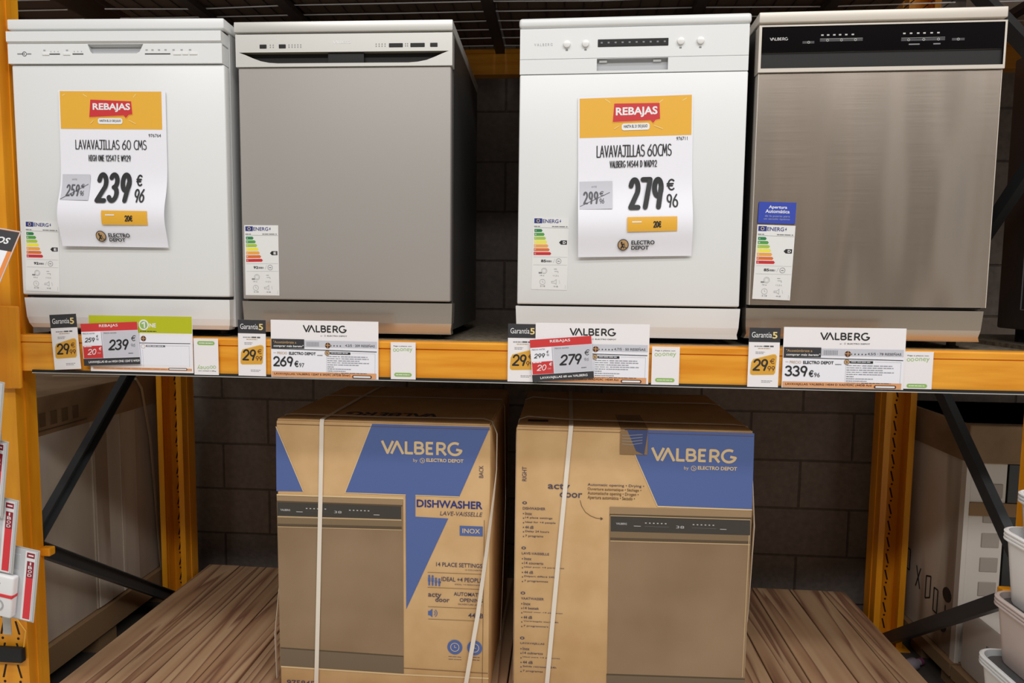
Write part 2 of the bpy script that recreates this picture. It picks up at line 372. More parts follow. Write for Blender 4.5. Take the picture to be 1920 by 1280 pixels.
class Sheet(MB):
    """A flat (or gently curled) printed sheet: local u to the right, v up, facing -y."""
    def __init__(s, w, h, quad=None, fn=None, base=None, thick=0.0006, nv=1):
        super().__init__(); s.k = 0; s.w, s.h, s.fn = w, h, fn
        s.H = s._hom(quad or [(0, h), (w, h), (w, 0), (0, 0)]); s.L = 0.00022; s.nv = nv
        if base:
            n = max(nv, 1)
            for i in range(n):
                v0, v1 = h*i/n, h*(i+1)/n
                for d in (0.0, -thick): s.add([s.pt(0, v0, d), s.pt(w, v0, d), s.pt(w, v1, d), s.pt(0, v1, d)], [(0, 1, 2, 3)], base)
                for u in (0, w): s.add([s.pt(u, v0, 0), s.pt(u, v0, -thick), s.pt(u, v1, -thick), s.pt(u, v1, 0)], [(0, 1, 2, 3)], base)
            for v in (0, h): s.add([s.pt(0, v, 0), s.pt(w, v, 0), s.pt(w, v, -thick), s.pt(0, v, -thick)], [(0, 1, 2, 3)], base)
    def _hom(s, q):
        import numpy as np
        dst = [(0, s.h), (s.w, s.h), (s.w, 0), (0, 0)]; A = []; bb = []
        for (x, y), (u, v) in zip(q, dst):
            A += [[x, y, 1, 0, 0, 0, -u*x, -u*y], [0, 0, 0, x, y, 1, -v*x, -v*y]]; bb += [u, v]
        return list(np.linalg.solve(np.array(A, float), np.array(bb, float)))+[1.0]
    def P(s, p):
        a = s.H; x, y = p; d = a[6]*x+a[7]*y+1
        return ((a[0]*x+a[1]*y+a[2])/d, (a[3]*x+a[4]*y+a[5])/d)
    def pt(s, u, v, nn):
        return s.fn(u, v, nn) if s.fn else (u, -nn, v)
    def raw(s, uv, fs, m, layer): s.add([s.pt(u, v, layer*s.L) for u, v in uv], fs, m)
    def uvrect(s, u0, v0, u1, v1, m, layer=1):
        n = max(1, int(abs(v1-v0)/0.005)) if s.nv > 1 else 1
        for i in range(n):
            a, c = v0+(v1-v0)*i/n, v0+(v1-v0)*(i+1)/n
            s.raw([(u0, a), (u1, a), (u1, c), (u0, c)], [(0, 1, 2, 3)], m, layer)
    def rect(s, a, b, m, layer=1):
        (u0, v1), (u1, v0) = s.P(a), s.P(b); s.uvrect(u0, v0, u1, v1, m, layer)
    def poly(s, pts, m, layer=1):
        uv = [s.P(p) for p in pts]; s.raw(uv, [tuple(t) for t in tessellate_polygon([[Vector((u, v, 0)) for u, v in uv]])], m, layer)
    def rrect(s, a, b, r, m, layer=1):       # rounded rectangle, r in metres
        (u0, v1), (u1, v0) = s.P(a), s.P(b); r = min(r, abs(u1-u0)/2, abs(v1-v0)/2)
        uv = []
        for cx, cy, a0 in ((u1-r, v1-r, 0), (u0+r, v1-r, 90), (u0+r, v0+r, 180), (u1-r, v0+r, 270)): uv += arc(cx, cy, r, r, a0, a0+90, 5)
        s.raw(uv, [tuple(range(len(uv)))], m, layer)
    def disc(s, c, r, m, layer=1, ry=None):
        u, v = s.P(c); s.raw(arc(u, v, r, ry or r, 0, 360, 24)[:-1], [tuple(range(24))], m, layer)
    def ring(s, c, r, wd, m, layer=1):
        u, v = s.P(c); a = arc(u, v, r, r, 0, 360, 28); i = arc(u, v, r-wd, r-wd, 0, 360, 28)
        s.raw(a+i, [(k, k+1, 29+k+1, 29+k) for k in range(28)], m, layer)
    def text(s, t, a, b, m, layer=2, bold=0.0, shear=0.0, rot=0):
        (u0, v1), (u1, v0) = s.P(a), s.P(b); vs, fs = glyphs(t, bold, shear)
        f = {0: lambda x, y: (x, y), 90: lambda x, y: (1-y, x), 180: lambda x, y: (1-x, 1-y)}[rot]
        s.raw([(u0+(u1-u0)*f(x, y)[0], v0+(v1-v0)*f(x, y)[1]) for x, y in vs], fs, m, layer)
    def ribbon(s, uv, wd, m, layer, round_=True):
        for i in range(len(uv)-1):
            s.k = (s.k+1) % 90; la = layer+s.k*.012
            (x0, y0), (x1, y1) = uv[i], uv[i+1]; d = math.hypot(x1-x0, y1-y0) or 1e-9
            nx, ny = -(y1-y0)/d*wd/2, (x1-x0)/d*wd/2
            s.raw([(x0+nx, y0+ny), (x1+nx, y1+ny), (x1-nx, y1-ny), (x0-nx, y0-ny)], [(0, 1, 2, 3)], m, la)
        for i, (x, y) in enumerate(uv):
            if round_ or 0 < i < len(uv)-1:
                s.k = (s.k+1) % 90; s.raw(arc(x, y, wd/2, wd/2, 0, 360, 10)[:-1], [tuple(range(10))], m, layer+s.k*.012)
    def line(s, pts, wd, m, layer=2, round_=False): s.ribbon([s.P(p) for p in pts], wd, m, layer, round_)
    def strokes(s, t, a, b, m, layer=2, wd=0.1, slant=0.0, round_=True, sp=0.0):   # wd: share of the letter height
        (u0, v1), (u1, v0) = s.P(a), s.P(b)
        pl, bb = (LOGO, (-.06, 5.52, -.0, 1.0)) if t is None else stroke_layout(t, slant, sp)
        hh = v1-v0; ww = wd*hh; q = ww/2
        for p in pl:
            s.ribbon([(u0+q+(x-bb[0])/(bb[1]-bb[0])*(u1-u0-ww), v0+q+(y-bb[2])/(bb[3]-bb[2])*(hh-ww)) for x, y in p], ww, m, layer, round_)
    def logo(s, a, b, m, layer=2): s.strokes(None, a, b, m, layer, 0.165, 0, False)
    def words(s, a, b, m, layer=2, k=4):     # a line of print too small to read
        (u0, v1), (u1, v0) = s.P(a), s.P(b); x = u0; rr = random.Random(int(u0*1e5)+int(v0*1e5))
        while x < u1-1e-6:
            ww = min((u1-u0)/k*rr.uniform(.5, 1.3), u1-x); s.uvrect(x, v0, x+ww*.86, v1, m, layer); x += ww
    def place(s, name, label, cat, loc, tilt=0.0, group=None, rotz=0.0):
        o = obj(name, s); o.location = loc; o.rotation_euler = (0, -tilt, rotz); return tag(o, label, cat, group)
def emblem(sh, c, r, dark, tan, layer=1):    # round badge: a worker pushing a hand truck
    sh.disc(c, r, dark, layer); sh.disc(c, r*.86, tan, layer+1); u, v = sh.P(c)
    def pl(p, wd): sh.ribbon([(u+x*r, v+y*r) for x, y in p], wd*r, dark, layer+2)
    pl([(-.28, .42), (-.3, .4)], .3); pl([(-.28, .2), (-.1, -.12), (-.36, -.58)], .24); pl([(-.1, -.12), (.08, -.55)], .2)
    pl([(-.24, .18), (.12, .06)], .16); pl([(.12, .3), (.36, -.56), (.62, -.5)], .1)

# ---------------------------------------------------------------- the setting
FL = -1.22
struct('floor', MB().box(-6, 6, -6.4, 1.2, FL-0.05, FL, 'floor_tile'))
struct('floor_shade_sheet', MB().box(-6, 6, -.02, 1.05, FL, FL+.002, 'floor_shade'))  # dark sheet added to paint the shade on the floor below the racks
struct('wall_back', MB().box(-6, 6, 1.05, 1.2, FL, 3.0, 'blockwork'))
struct('reflection_wall', MB().box(-6, 6, -6.4, -6.3, FL, 3.0, 'reflection_bands'))  # unseen wall added for the steel door to reflect

# ---------------------------------------------------------------- racking
def post(name, x0, x1, y0, y1, web_front, parent, slots):
    m = MB(); t = 0.003; z0, z1 = FL, 1.7; xm = (x0+x1)/2
    yw = y0 if web_front else y1-t
    m.box(x0+t, x1-t, yw, yw+t, z0, z1, 'post_orange'); m.box(x0, x0+t, y0, y1, z0, z1, 'post_orange'); m.box(x1-t, x1, y0, y1, z0, z1, 'post_orange')
    yb = y1-t if web_front else y0
    for a, c in ((x0+t, x0+0.022), (x1-0.022, x1-t)): m.box(a, c, yb, yb+t, z0, z1, 'post_orange')
    for xx in (x0+t, x1-t):                 # rolled rib along each flange
        ym = (y0+y1)/2
        m.prism([(ym-0.007, z0), (ym+0.007, z0), (ym+0.007, z1), (ym-0.007, z1)], xx-0.006, xx+0.006, 'post_orange')
    z = slots[0]
    yy = y0-0.0006 if web_front else y1-t-0.0006
    while z < slots[1]:
        for sgn in (-1, 1):
            xc = xm+sgn*0.024
            m.add([(xc-.003-sgn*.006, yy, z+.02), (xc+.003-sgn*.006, yy, z+.02), (xc+.003+sgn*.004, yy, z-.02), (xc-.003+sgn*.004, yy, z-.02)], [(0, 1, 2, 3)], 'hole')
            m.add([(xc+.0042*cos(k*pi/4), yy, z+.034+.0042*sin(k*pi/4)) for k in range(8)], [tuple(range(8))], 'hole')
        z += 0.066
    return obj(name, m, parent)
def angle_bar(name, p, q, parent, wd=0.038):
    p, q = Vector(p), Vector(q); m = MB(); d = (q-p).normalized(); nn = Vector((1, 0, 0)); sd = d.cross(nn)
    m.band([p, q], sd, wd, 0.003, 'brace')
    m.band([p+sd*wd/2+nn*0.012, q+sd*wd/2+nn*0.012], nn, 0.026, 0.003, 'brace'); m.band([p-sd*wd/2+nn*0.012, q-sd*wd/2+nn*0.012], nn, 0.026, 0.003, 'brace')
    m.lathe([(0.009, -0.004), (0.009, 0.006)], 'zinc', p+d*0.02, 10, 'x'); m.lathe([(0.009, -0.004), (0.009, 0.006)], 'zinc', q-d*0.02, 10, 'x')
    return obj(name, m, parent)
fl = thing('upright_frame', 'orange perforated upright frame at the left end of the bay, carrying hanging packs', 'rack frame', (-1.395, 0, FL), group='orange upright frames')
fr_ = thing('upright_frame', 'orange perforated upright frame at the right end of the bay, behind the plastic bins', 'rack frame', (1.455, 0, FL), group='orange upright frames')
def frame(root, xi, xo, kind):
    x0, x1 = min(xi, xo), max(xi, xo); off = Vector(root.location); parts = []
    parts.append(post('post', x0, x1, -0.055, 0.02, True, None, (-1.18, -0.72) if kind == 'l' else (-1.18, 1.6)))
    parts.append(post('post', x0, x1, 0.765, 0.855, False, None, (-1.16, -0.1)))
    xm = (x0+x1)/2
    if kind == 'l': segs = [((xm, 0.0, -0.66), (xm, 0.80, 0.10)), ((xm, 0.0, -0.62), (xm, 0.80, -1.18)), ((xm, 0.0, 0.9), (xm, 0.8, 0.16))]
    else: segs = [((xm, 0.0, -0.68), (xm, 0.80, 0.07)), ((xm, 0.0, -0.62), (xm, 0.80, -1.2)), ((xm, 0.0, 0.66), (xm, 0.8, -0.1)), ((xm, 0.0, 0.62), (xm, 0.80, 1.4))]
    for a, c in segs: parts.append(angle_bar('brace', a, c, None))
    for ya, yb in ((0.74, 0.88), (-0.075, 0.05)): parts.append(obj('foot_plate', MB().box(x0-0.02, x1+0.02, ya, yb, FL, FL+0.006, 'post_orange')))
    s_ = 1 if kind == 'l' else -1
    parts.append(obj('bolt_bracket', MB().rbox(xi-0.004 if s_ > 0 else xi-0.03, xi+0.03 if s_ > 0 else xi+0.004, 0.005, 0.03, -0.66, -0.635, 'post_orange', 0.004)))
    for zb in (-.645, .6): parts.append(obj('bolt', MB().lathe([(0.008, 0.0), (0.008, 0.006)], 'zinc', (xi-s_*0.02, -0.061, zb), 8, 'y')))
    for p in parts: p.parent = root; p.matrix_parent_inverse = Matrix.Translation(-off)
frame(fl, -1.34, -1.445, 'l'); frame(fr_, 1.40, 1.51, 'r')

def beam(label, x0, x1, y0, y1, z0, z1, brackets, rail=False):
    t = thing('rack_beam', label, 'shelf beam', (0, y0, z0), group='orange shelf beams'); h = z1-z0; d = y1-y0
    m = MB(); m.prism([(0, 0), (0, h*.78), (.004, h*.79), (.004, h*.81), (0, h*.82), (0, h-.004), (.004, h), (d, h), (d, 0)], x0, x1, 'beam_orange')
    obj('beam_profile', m, t)
    for xb, s_ in brackets:
        b_ = MB(); b_.rbox(min(xb, xb+s_*.055), max(xb, xb+s_*.03), -.012, -.0015, -.05, h+.08, 'post_orange', .004); b_.rbox(min(xb-s_*.045, xb+s_*.004), max(xb-s_*.045, xb+s_*.004), -.012, -.0075, -.05, h+.08, 'post_orange', .002)
        obj('end_bracket', b_, t)
    if rail:
        r = MB(); r.box(x0+.06, x1, -.0056, -.0008, -.003, .004, 'rubber'); r.box(x0+.06, x1, -.0062, -.0008, -.0052, -.003, 'blister_edge'); obj('label_rail', r, t)
    return t
beam('scuffed orange front beam carrying the price cards, under the four dishwashers', -1.338, 1.398, -.06, -.01, -.097, .003, [(-1.338, 1)], True)
beam('dark orange rear beam under the wire shelf, seen between the grey and second white dishwasher', -1.338, 1.398, .775, .825, .945, 1.04, [])
beam('bright orange rear beam of the next bay, right of the steel dishwasher', 1.512, 3.2, .775, .825, .945, 1.04, [])
b_ = beam('orange rear beam under the dark shelf board, behind the dishwashers', -1.338, 1.398, .775, .825, -.097, -.014, [])
# shelf board
m = MB(); m.box(-1.335, 1.395, -.05+.042, .86, -.013, .0025, 'board')
tag(obj('shelf_board', m), 'dusty dark shelf board the four dishwashers stand on', 'shelf')
# wire shelf above
wd = thing('wire_shelf', 'dark wire mesh shelf above the dishwashers', 'wire shelf', (0, .4, 1.043))
m = MB(); y = -.02
while y < .82:
    for xa, xb in ((-1.33, -.70), (-.70, -.06), (-.06, .60), (.60, 1.39)):
        sag = random.uniform(0, .006)
        m.tube([(xa, y-.4, .004), ((xa+xb)/2, y-.4, .004-sag), (xb, y-.4, .004)], .0022, 'wire', 5)
    y += .0785
obj('cross_wires', m, wd)
m = MB(); x = -1.32
while x < 1.39: m.tube([(x, -.42, .008), (x, .42, .008)], .0018, 'bar_dark', 5); x += .06
obj('lengthwise_wires', m, wd)
for xs in (-1.0, -.70, -.06, .60, 1.0): obj('support_bar', MB().box(xs-.017, xs+.017, -.43, .43, -.022, -.002, 'bar_dark'), wd)
wd2 = thing('wire_shelf', 'pale wire mesh shelf of the next bay, at the top right corner', 'wire shelf', (2.3, .4, 1.043))
m = MB(); y = -.02
while y < .82: m.tube([(-.78, y-.4, .004), (.8, y-.4, .004)], .0026, 'wire', 5); y += .0785
obj('cross_wires', m, wd2)
for xs in (-.7, -.35, .1): obj('support_bar', MB().box(xs-.017, xs+.017, -.43, .43, -.022, -.002, 'bar_dark'), wd2)
wd3 = thing('wire_shelf', 'dark wire mesh shelf of the bay beyond the left frame, top left corner', 'wire shelf', (-2.2, .4, 1.043))
m = MB(); y = -.02
while y < .82: m.tube([(-.7, y-.4, .004), (.74, y-.4, .004)], .0022, 'wire', 5); y += .0785
obj('cross_wires', m, wd3)
for xs in (-.5, 0, .5): obj('support_bar', MB().box(xs-.017, xs+.017, -.43, .43, -.022, -.002, 'bar_dark'), wd3)
tag(obj('stored_carton', MB().rbox(-2.9, -1.46, .0, .82, 1.0535, 1.7, 'cardboard_dark', .006)), 'brown carton added to darken the corner, on the wire shelf beyond the left frame', 'carton', 'cartons stored on the wire shelf')  # added to hide the lit wall and keep this corner dark
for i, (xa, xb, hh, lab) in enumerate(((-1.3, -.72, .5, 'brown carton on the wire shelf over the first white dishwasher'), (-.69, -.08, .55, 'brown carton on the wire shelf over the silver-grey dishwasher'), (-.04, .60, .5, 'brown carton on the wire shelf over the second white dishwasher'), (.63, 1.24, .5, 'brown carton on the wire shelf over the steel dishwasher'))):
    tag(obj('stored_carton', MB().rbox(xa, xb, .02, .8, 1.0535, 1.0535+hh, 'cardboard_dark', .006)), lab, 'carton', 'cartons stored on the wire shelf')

tag(obj('stored_carton', MB().rbox(1.62, 2.9, .0, .82, 1.0535, 1.7, 'carton_grey', .006)), 'grey carton put in to shade the next bay, on its pale wire shelf, top right corner', 'carton')  # grey goods above the mesh, added to shade the wall behind
# lower timber deck
dk = thing('timber_deck', 'worn pine plank deck under the two boxed dishwashers', 'deck', (0, 0, FL))
x = -1.33; k = 0
while x < 1.35:
    wdt = min((.142, .118, .15, .13, .145)[k % 5], 1.357-x)
    p = MB(); p.rbox(x+.0025, x+wdt-.0025, -.06, .925-random.uniform(0, .012), -1.102-FL, -1.07-FL-random.uniform(0, .002), 'pine', .002, 1)
    obj('plank', p, dk); x += wdt; k += 1
for yb in (-.02, .4, .86): obj('bearer', MB().box(-1.3, 1.33, yb-.04, yb+.04, .0, -1.102-FL, 'pallet_wood'), dk)

# ---------------------------------------------------------------- dishwashers
FT = {}
def energy_label(parent, u, z, tilt, letter, kwh, row, y=-.0028):
    q = [(293, 160), (835, 165), (760, 1215), (220, 1200)]
    s = Sheet(.0965, .194, q, base='sticker_white', thick=.0004)
    s.rect((308, 178), (422, 250), 'eu_blue'); s.ring(s_c((365, 213)), .0044, .0012, 'gold_text', 2)
    s.text('ENERG', (434, 190), (668, 246), 'eu_blue', 2, .012); s.poly([(700, 195), (684, 226), (698, 226), (690, 248), (712, 214), (699, 214), (708, 196)], 'eu_blue', 2)
    s.line([(303, 309), (818, 318)], .0005, 'print_grey'); s.words((300, 287), (392, 300), 'print_grey', 2, 1); s.words((570, 288), (805, 303), 'print_grey', 2, 3)
    tips = [425, 455, 472, 488, 504, 521, 543]
    for i in range(7):
        y0, y1 = 331+i*55.2, 374+i*55.2; x0 = 302-i*4.2; xt = tips[i]
        s.poly([(x0, y0), (xt-18, y0), (xt, (y0+y1)/2), (xt-18, y1), (x0, y1)], 'class%d' % i)
        s.text('ABCDEFG'[i], (x0+14, y0+12), (x0+32, y1-10), 'print_white', 2)
    yr = 524 + (row-3)*55
    s.poly([(666, yr), (698, yr-30), (788, yr-30), (783, yr+31), (694, yr+31)], 'ink', 1); s.text(letter, (726, yr-18), (766, yr+20), 'print_white', 2, .03)
    s.line([(275, 732), (785, 736)], .0004, 'print_lgrey'); s.line([(268, 845), (775, 850)], .0004, 'print_lgrey')
    s.text(kwh, (385, 770), (458, 810), 'ink', 2, .03); s.words((465, 782), (545, 808), 'print_grey', 2, 2); s.line([(596, 758), (566, 818)], .0007, 'print_lgrey'); s.ring((650, 793), .0072, .001, 'print_grey', 2); s.words((632, 788), (668, 800), 'print_grey', 2, 2)
    s.ring((425, 933), .0078, .0006, 'print_grey', 2); s.ring((425, 933), .005, .0005, 'print_lgrey', 2); s.words((342, 950), (390, 972), 'print_grey', 2, 4); s.text('14 x', (362, 988), (425, 1010), 'print_grey', 2)
    s.line([(575, 908), (620, 908)], .001, 'print_grey'); s.line([(580, 940), (635, 940), (635, 965)], .0012, 'print_lgrey'); s.text('11,2 L', (558, 992), (645, 1016), 'print_grey', 2)
    s.ring((393, 1093), .0076, .0006, 'print_grey', 2); s.line([(393, 1070), (393, 1093), (408, 1100)], .0006, 'print_grey'); s.text('3:18', (356, 1142), (428, 1165), 'print_grey', 2)
    s.line([(530, 1085), (570, 1085), (605, 1058), (600, 1128), (570, 1108), (530, 1108), (530, 1085)], .0006, 'print_grey'); s.text('44 dB', (560, 1148), (625, 1170), 'print_grey', 2)
    s.line([(648, 1070), (655, 1120)], .0006, 'print_lgrey'); s.line([(740, 1140), (735, 1195)], .0005, 'print_lgrey')
    o = obj('energy_label', s, parent); o.location = (u, y, z); o.rotation_euler = (0, tilt, 0); o['label'] = 'white energy rating sticker with class %s pointer' % letter
    return o
def s_c(c): return c
def feet(t, m='rubber'):
    for fx in (.05, .548):
        for fy in (.06, .54): obj('foot', MB().lathe([(.018, .0026), (.018, .008), (.011, .009), (.011, .034)], m, (fx, fy, 0), 14), t)
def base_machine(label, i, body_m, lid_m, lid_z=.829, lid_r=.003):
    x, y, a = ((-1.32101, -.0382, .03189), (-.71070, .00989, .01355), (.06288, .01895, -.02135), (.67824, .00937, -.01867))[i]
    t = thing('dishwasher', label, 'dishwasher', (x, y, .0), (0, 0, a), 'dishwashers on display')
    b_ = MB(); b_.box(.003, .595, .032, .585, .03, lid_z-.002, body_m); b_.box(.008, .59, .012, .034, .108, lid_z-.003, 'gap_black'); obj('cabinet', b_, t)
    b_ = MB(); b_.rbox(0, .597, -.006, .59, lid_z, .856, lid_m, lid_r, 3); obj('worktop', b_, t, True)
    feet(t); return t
def kick(t, m, z0, z1, u0, u1, drop=.014, cut=.01, ):
    b_ = MB(); k = 6; vs = []
    prof = [(z1, .002, 0), (z0+.03, .006, .002), (z0+.012, .01, .005), (z0, drop, cut)]
    for z, y, ins in prof: vs += [(u0+ins, y, z), (u1-ins, y, z)]
    for z, y, ins in prof: vs += [(u0+ins, .05, z), (u1-ins, .05, z)]
    fs = []
    for j in range(3):
        a = j*2; fs += [(a, a+1, a+3, a+2), (8+a, 8+a+2, 8+a+3, 8+a+1), (a, a+2, 8+a+2, 8+a), (a+1, 8+a+1, 8+a+3, a+3)]
    fs += [(0, 8, 9, 1), (6, 7, 15, 14)]
    b_.add(vs, fs, m); return obj('kick_plate', b_, t)
# 1: white with scooped handle
t1 = base_machine('white dishwasher with a scooped handle, its poster priced 239, at the left end', 0, 'enamel_side', 'enamel')
m = MB(); m.prism([(-.012, .822), (-.012, .796), (-.003, .7905), (-.003, .786), (.03, .786), (.03, .822)], .0005, .5915, 'enamel')
hole = [(.236, .765), (.358, .765), (.366, .769), (.377, .789), (.2235, .789), (.231, .769)]
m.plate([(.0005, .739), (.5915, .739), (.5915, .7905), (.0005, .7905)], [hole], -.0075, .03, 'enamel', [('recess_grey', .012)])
cp = obj('control_panel', m, t1)
s = Sheet(.59, .05)
def ddot(s, x, z, w_, h_, m_='print_grey', ly=1): s.uvrect(x-w_/2, z-h_/2, x+w_/2, z+h_/2, m_, ly)
for x, z, w_, m_ in ((.036, .7642, .018, 'print_grey'), (.06, .7642, .012, 'print_grey'), (.131, .7635, .03, 'print_dark'), (.196, .7635, .03, 'print_dark'), (.416, .7632, .07, 'print_dark')): ddot(s, x, z-.739, w_, .0026, m_)
s.ring((.047, .0252), .0062, .0013, 'print_dark'); s.line([(.047, .0225), (.047, .028)], .0012, 'print_dark')
for x in (.103, .166, .386, .402, .420, .438, .46, .482, .505): ddot(s, x, .0345, .006, .0035, 'print_lgrey')
for x in (.121, .131, .141, .186, .196, .206): ddot(s, x, .031, .002, .003, 'print_lgrey')
o = obj('panel_print', s, cp); o.location = (0, -.0078, .739)
for x, w_ in ((.107, .02), (.165, .02), (.470, .022), (.492, .016), (.514, .022)):
    obj('button', MB().rbox(x-w_/2, x+w_/2, -.0095, -.0065, .7605, .7675, 'knob_white', .001), cp)
obj('door', MB().rbox(.004, .594, -.002, .03, .1145, .7375, 'enamel', .005, 3), t1, True)
kick(t1, 'enamel', .0225, .1065, .006, .592, .016, .01)
energy_label(t1, .0155, .1255, .03, 'E', '92', 4)
# 2: silver-grey
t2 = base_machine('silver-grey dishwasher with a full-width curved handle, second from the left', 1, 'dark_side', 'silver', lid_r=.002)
hole = [(.012, .7765)]+[(.03, .770), (.05, .7615), (.072, .7535), (.095, .749), (.12, .7472), (.478, .7468), (.503, .7486), (.527, .753), (.549, .761), (.569, .7695), (.587, .7762)]
m = MB(); m.plate([(.003, .7385), (.596, .7385), (.596, .8235), (.003, .8235)], [hole[::-1]], -.004, .032, 'silver', [('silver_recess_shade', .0165)]); cp = obj('control_panel', m, t2)
obj('latch', MB().box(.257, .355, .002, .0123, .7475, .7755, 'button_black'), cp)
for a, c in ((.0702, .0895), (.1235, .1427), (.4251, .4628), (.483, .5219), (.5363, .5564)):
    obj('button', MB().rbox(a, c, -.0055, -.002, .7865, .797, 'button_black', .0012), cp)
s = Sheet(.59, .085)
s.logo((.2723, .0673), (.322, .0585), 'print_white', 1)
for x in (.1, .108, .1515, .16, .168, .176, .184, .3905, .3985, .4065, .4145, .47, .4755):
    for z in (.051, .0565): ddot(s, x, z, .0025, .003, 'print_grey')
o = obj('panel_print', s, cp); o.location = (0, -.0042, .7385)
obj('door', MB().rbox(.007, .592, 0, .03, .1085, .738, 'silver_door', .004, 3), t2, True)
kick(t2, 'silver_kick', .017, .1035, .004, .597, .012, .004)
energy_label(t2, .0152, .1198, .0, 'E', '92', 4, -.0008)
# 3: white with round knobs
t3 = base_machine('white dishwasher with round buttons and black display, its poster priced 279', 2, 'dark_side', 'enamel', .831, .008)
m = MB(); m.plate([(.003, .7515), (.592, .7515), (.592, .8285), (.003, .8285)], [], -.003, .03, 'enamel')
hole = [(.2055, .7185), (.389, .7185), (.389, .7495), (.2055, .7495)]
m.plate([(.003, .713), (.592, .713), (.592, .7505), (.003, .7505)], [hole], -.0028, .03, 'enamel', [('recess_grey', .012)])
cp = obj('control_panel', m, t3)
obj('display', MB().rbox(.207, .3885, -.0045, -.001, .779, .798, 'button_black', .001), cp)
s = Sheet(.59, .1)
for k in range(10): ddot(s, .217+k*.018, .0765, .005, .004, 'print_grey', 1)
o = obj('display_icons', s, cp); o.location = (0, -.0047, .7125)
s = Sheet(.59, .1)
s.text('V A L B E R G', (.0407, .079), (.0886, .072), 'print_lgrey', 1)
for x in (.1264, .1753, .4196, .4696): ddot(s, x, .0605, .006, .004, 'print_grey')
o = obj('panel_print', s, cp); o.location = (0, -.0032, .7125)
for x, z in ((.1264, .7875), (.1753, .788), (.4196, .789), (.4696, .7892)):
    obj('button', MB().lathe([(.0085, 0), (.0095, -.003), (.0088, -.006), (.005, -.0075)], 'knob_white', (x, -.0028, z), 18, 'y'), cp, True)
for x in (.222, .362): obj('finger_tab', MB().box(x-.01, x+.01, .004, .0095, .7425, .748, 'enamel'), cp)
obj('door', MB().rbox(.003, .593, -.003, .03, .105, .7115, 'enamel', .004, 3), t3, True)
kick(t3, 'enamel', .018, .1, -.001, .597, .012, .002)
energy_label(t3, .0415, .1455, .015, 'D', '85', 3, -.0038)
# 4: stainless steel
t4 = base_machine('brushed steel dishwasher with a glossy black control strip, at the right end', 3, 'dark_side', 'bright_steel', .8305, .002)
m = MB(); m.plate([(.001, .7072), (.597, .7072), (.597, .8235), (.001, .8235)], [[(.0075, .7165), (.592, .7165), (.592, .8195), (.0075, .8195)]], -.006, .03, 'bright_steel', [('gap_black', .006)])
cp = obj('control_panel', m, t4)
gl = obj('glass_strip', MB().rbox(.0078, .5917, -.0045, .0, .7565, .8192, 'gloss_black', .001), cp)
m = MB(); m.prism([(-.002, .7562), (.016, .747), (.018, .732), (.006, .719), (-.003, .7168), (.022, .7168), (.022, .7562)], .0078, .5917, 'handle_glass'); hg = obj('handle_channel', m, cp, True)
obj('latch', MB().box(.215, .335, .004, .0215, .7185, .7545, 'gloss_black'), hg)
s = Sheet(.59, .12)
s.logo((.0273, .0865), (.0737, .078), 'icon_white', 1)
for x in (.157, .171, .186, .2, .215, .231): ddot(s, x, .0895, .006, .0035, 'icon_white')
for x in (.355, .371, .388, .403, .42, .436): ddot(s, x, .0892, .006, .0035, 'icon_white')
for a, c, z in ((.109, .138, .0725), (.1514, .2556, .0765), (.3483, .4527, .0735), (.469, .499, .0725)): ddot(s, (a+c)/2, z, c-a, .006, 'charcoal')
ddot(s, .2035, .0805, .104, .0006, 'icon_white'); ddot(s, .4005, .0782, .104, .0006, 'icon_white')
for x, z in ((.124, .0725), (.17, .0765), (.204, .0765), (.238, .0765), (.366, .0735), (.402, .0735), (.437, .0735), (.484, .0725)): s.ring((x, z), .0032, .001, 'icon_white', 2)
ddot(s, .38, .0625, .026, .003, 'print_grey'); ddot(s, .434, .0625, .017, .003, 'print_grey')
o = obj('panel_print', s, gl); o.location = (0, -.0047, .7072)
m = MB(); NX, NZ = 24, 12; vs = []
for j in range(NZ+1):
    for i in range(NX+1):
        u = i/NX; v = j/NZ; vs.append((.005+u*.588, -.001+.0022*sin(u*9.0+v*1.2)*sin(pi*u)*.6*sin(pi*v), .1115+v*.593))
m.add(vs, [(j*(NX+1)+i, j*(NX+1)+i+1, (j+1)*(NX+1)+i+1, (j+1)*(NX+1)+i) for j in range(NZ) for i in range(NX)], 'steel')
m.box(.005, .593, .0005, .03, .1115, .7045, 'steel'); m.box(.0035, .005, -.002, .03, .1115, .7045, 'bright_steel'); m.box(.593, .5945, -.002, .03, .1115, .7045, 'bright_steel')
obj('door', m, t4, True)
kick(t4, 'steel_kick', .022, .1025, -.003, .592, .014, .0)
energy_label(t4, .0105, .1273, .03, 'D', '85', 3, -.0042)
s = Sheet(.0945, .055, [(150, 207), (405, 210), (392, 352), (143, 343)], base='sticker_blue', thick=.0004)
s.text('Apertura', (215, 230), (338, 258), 'print_white', 1, .02); s.text('Automática', (193, 256), (355, 282), 'print_white', 1, .02)
s.text('de la puerta para', (190, 291), (356, 312), 'print_lgrey', 1); s.text('un secado óptimo', (183, 310), (356, 330), 'print_lgrey', 1)
o = obj('feature_sticker', s, t4); o.location = (.0165, -.0042, .3253); o.rotation_euler = (0, .03, 0); o['label'] = 'blue feature sticker above the energy label'

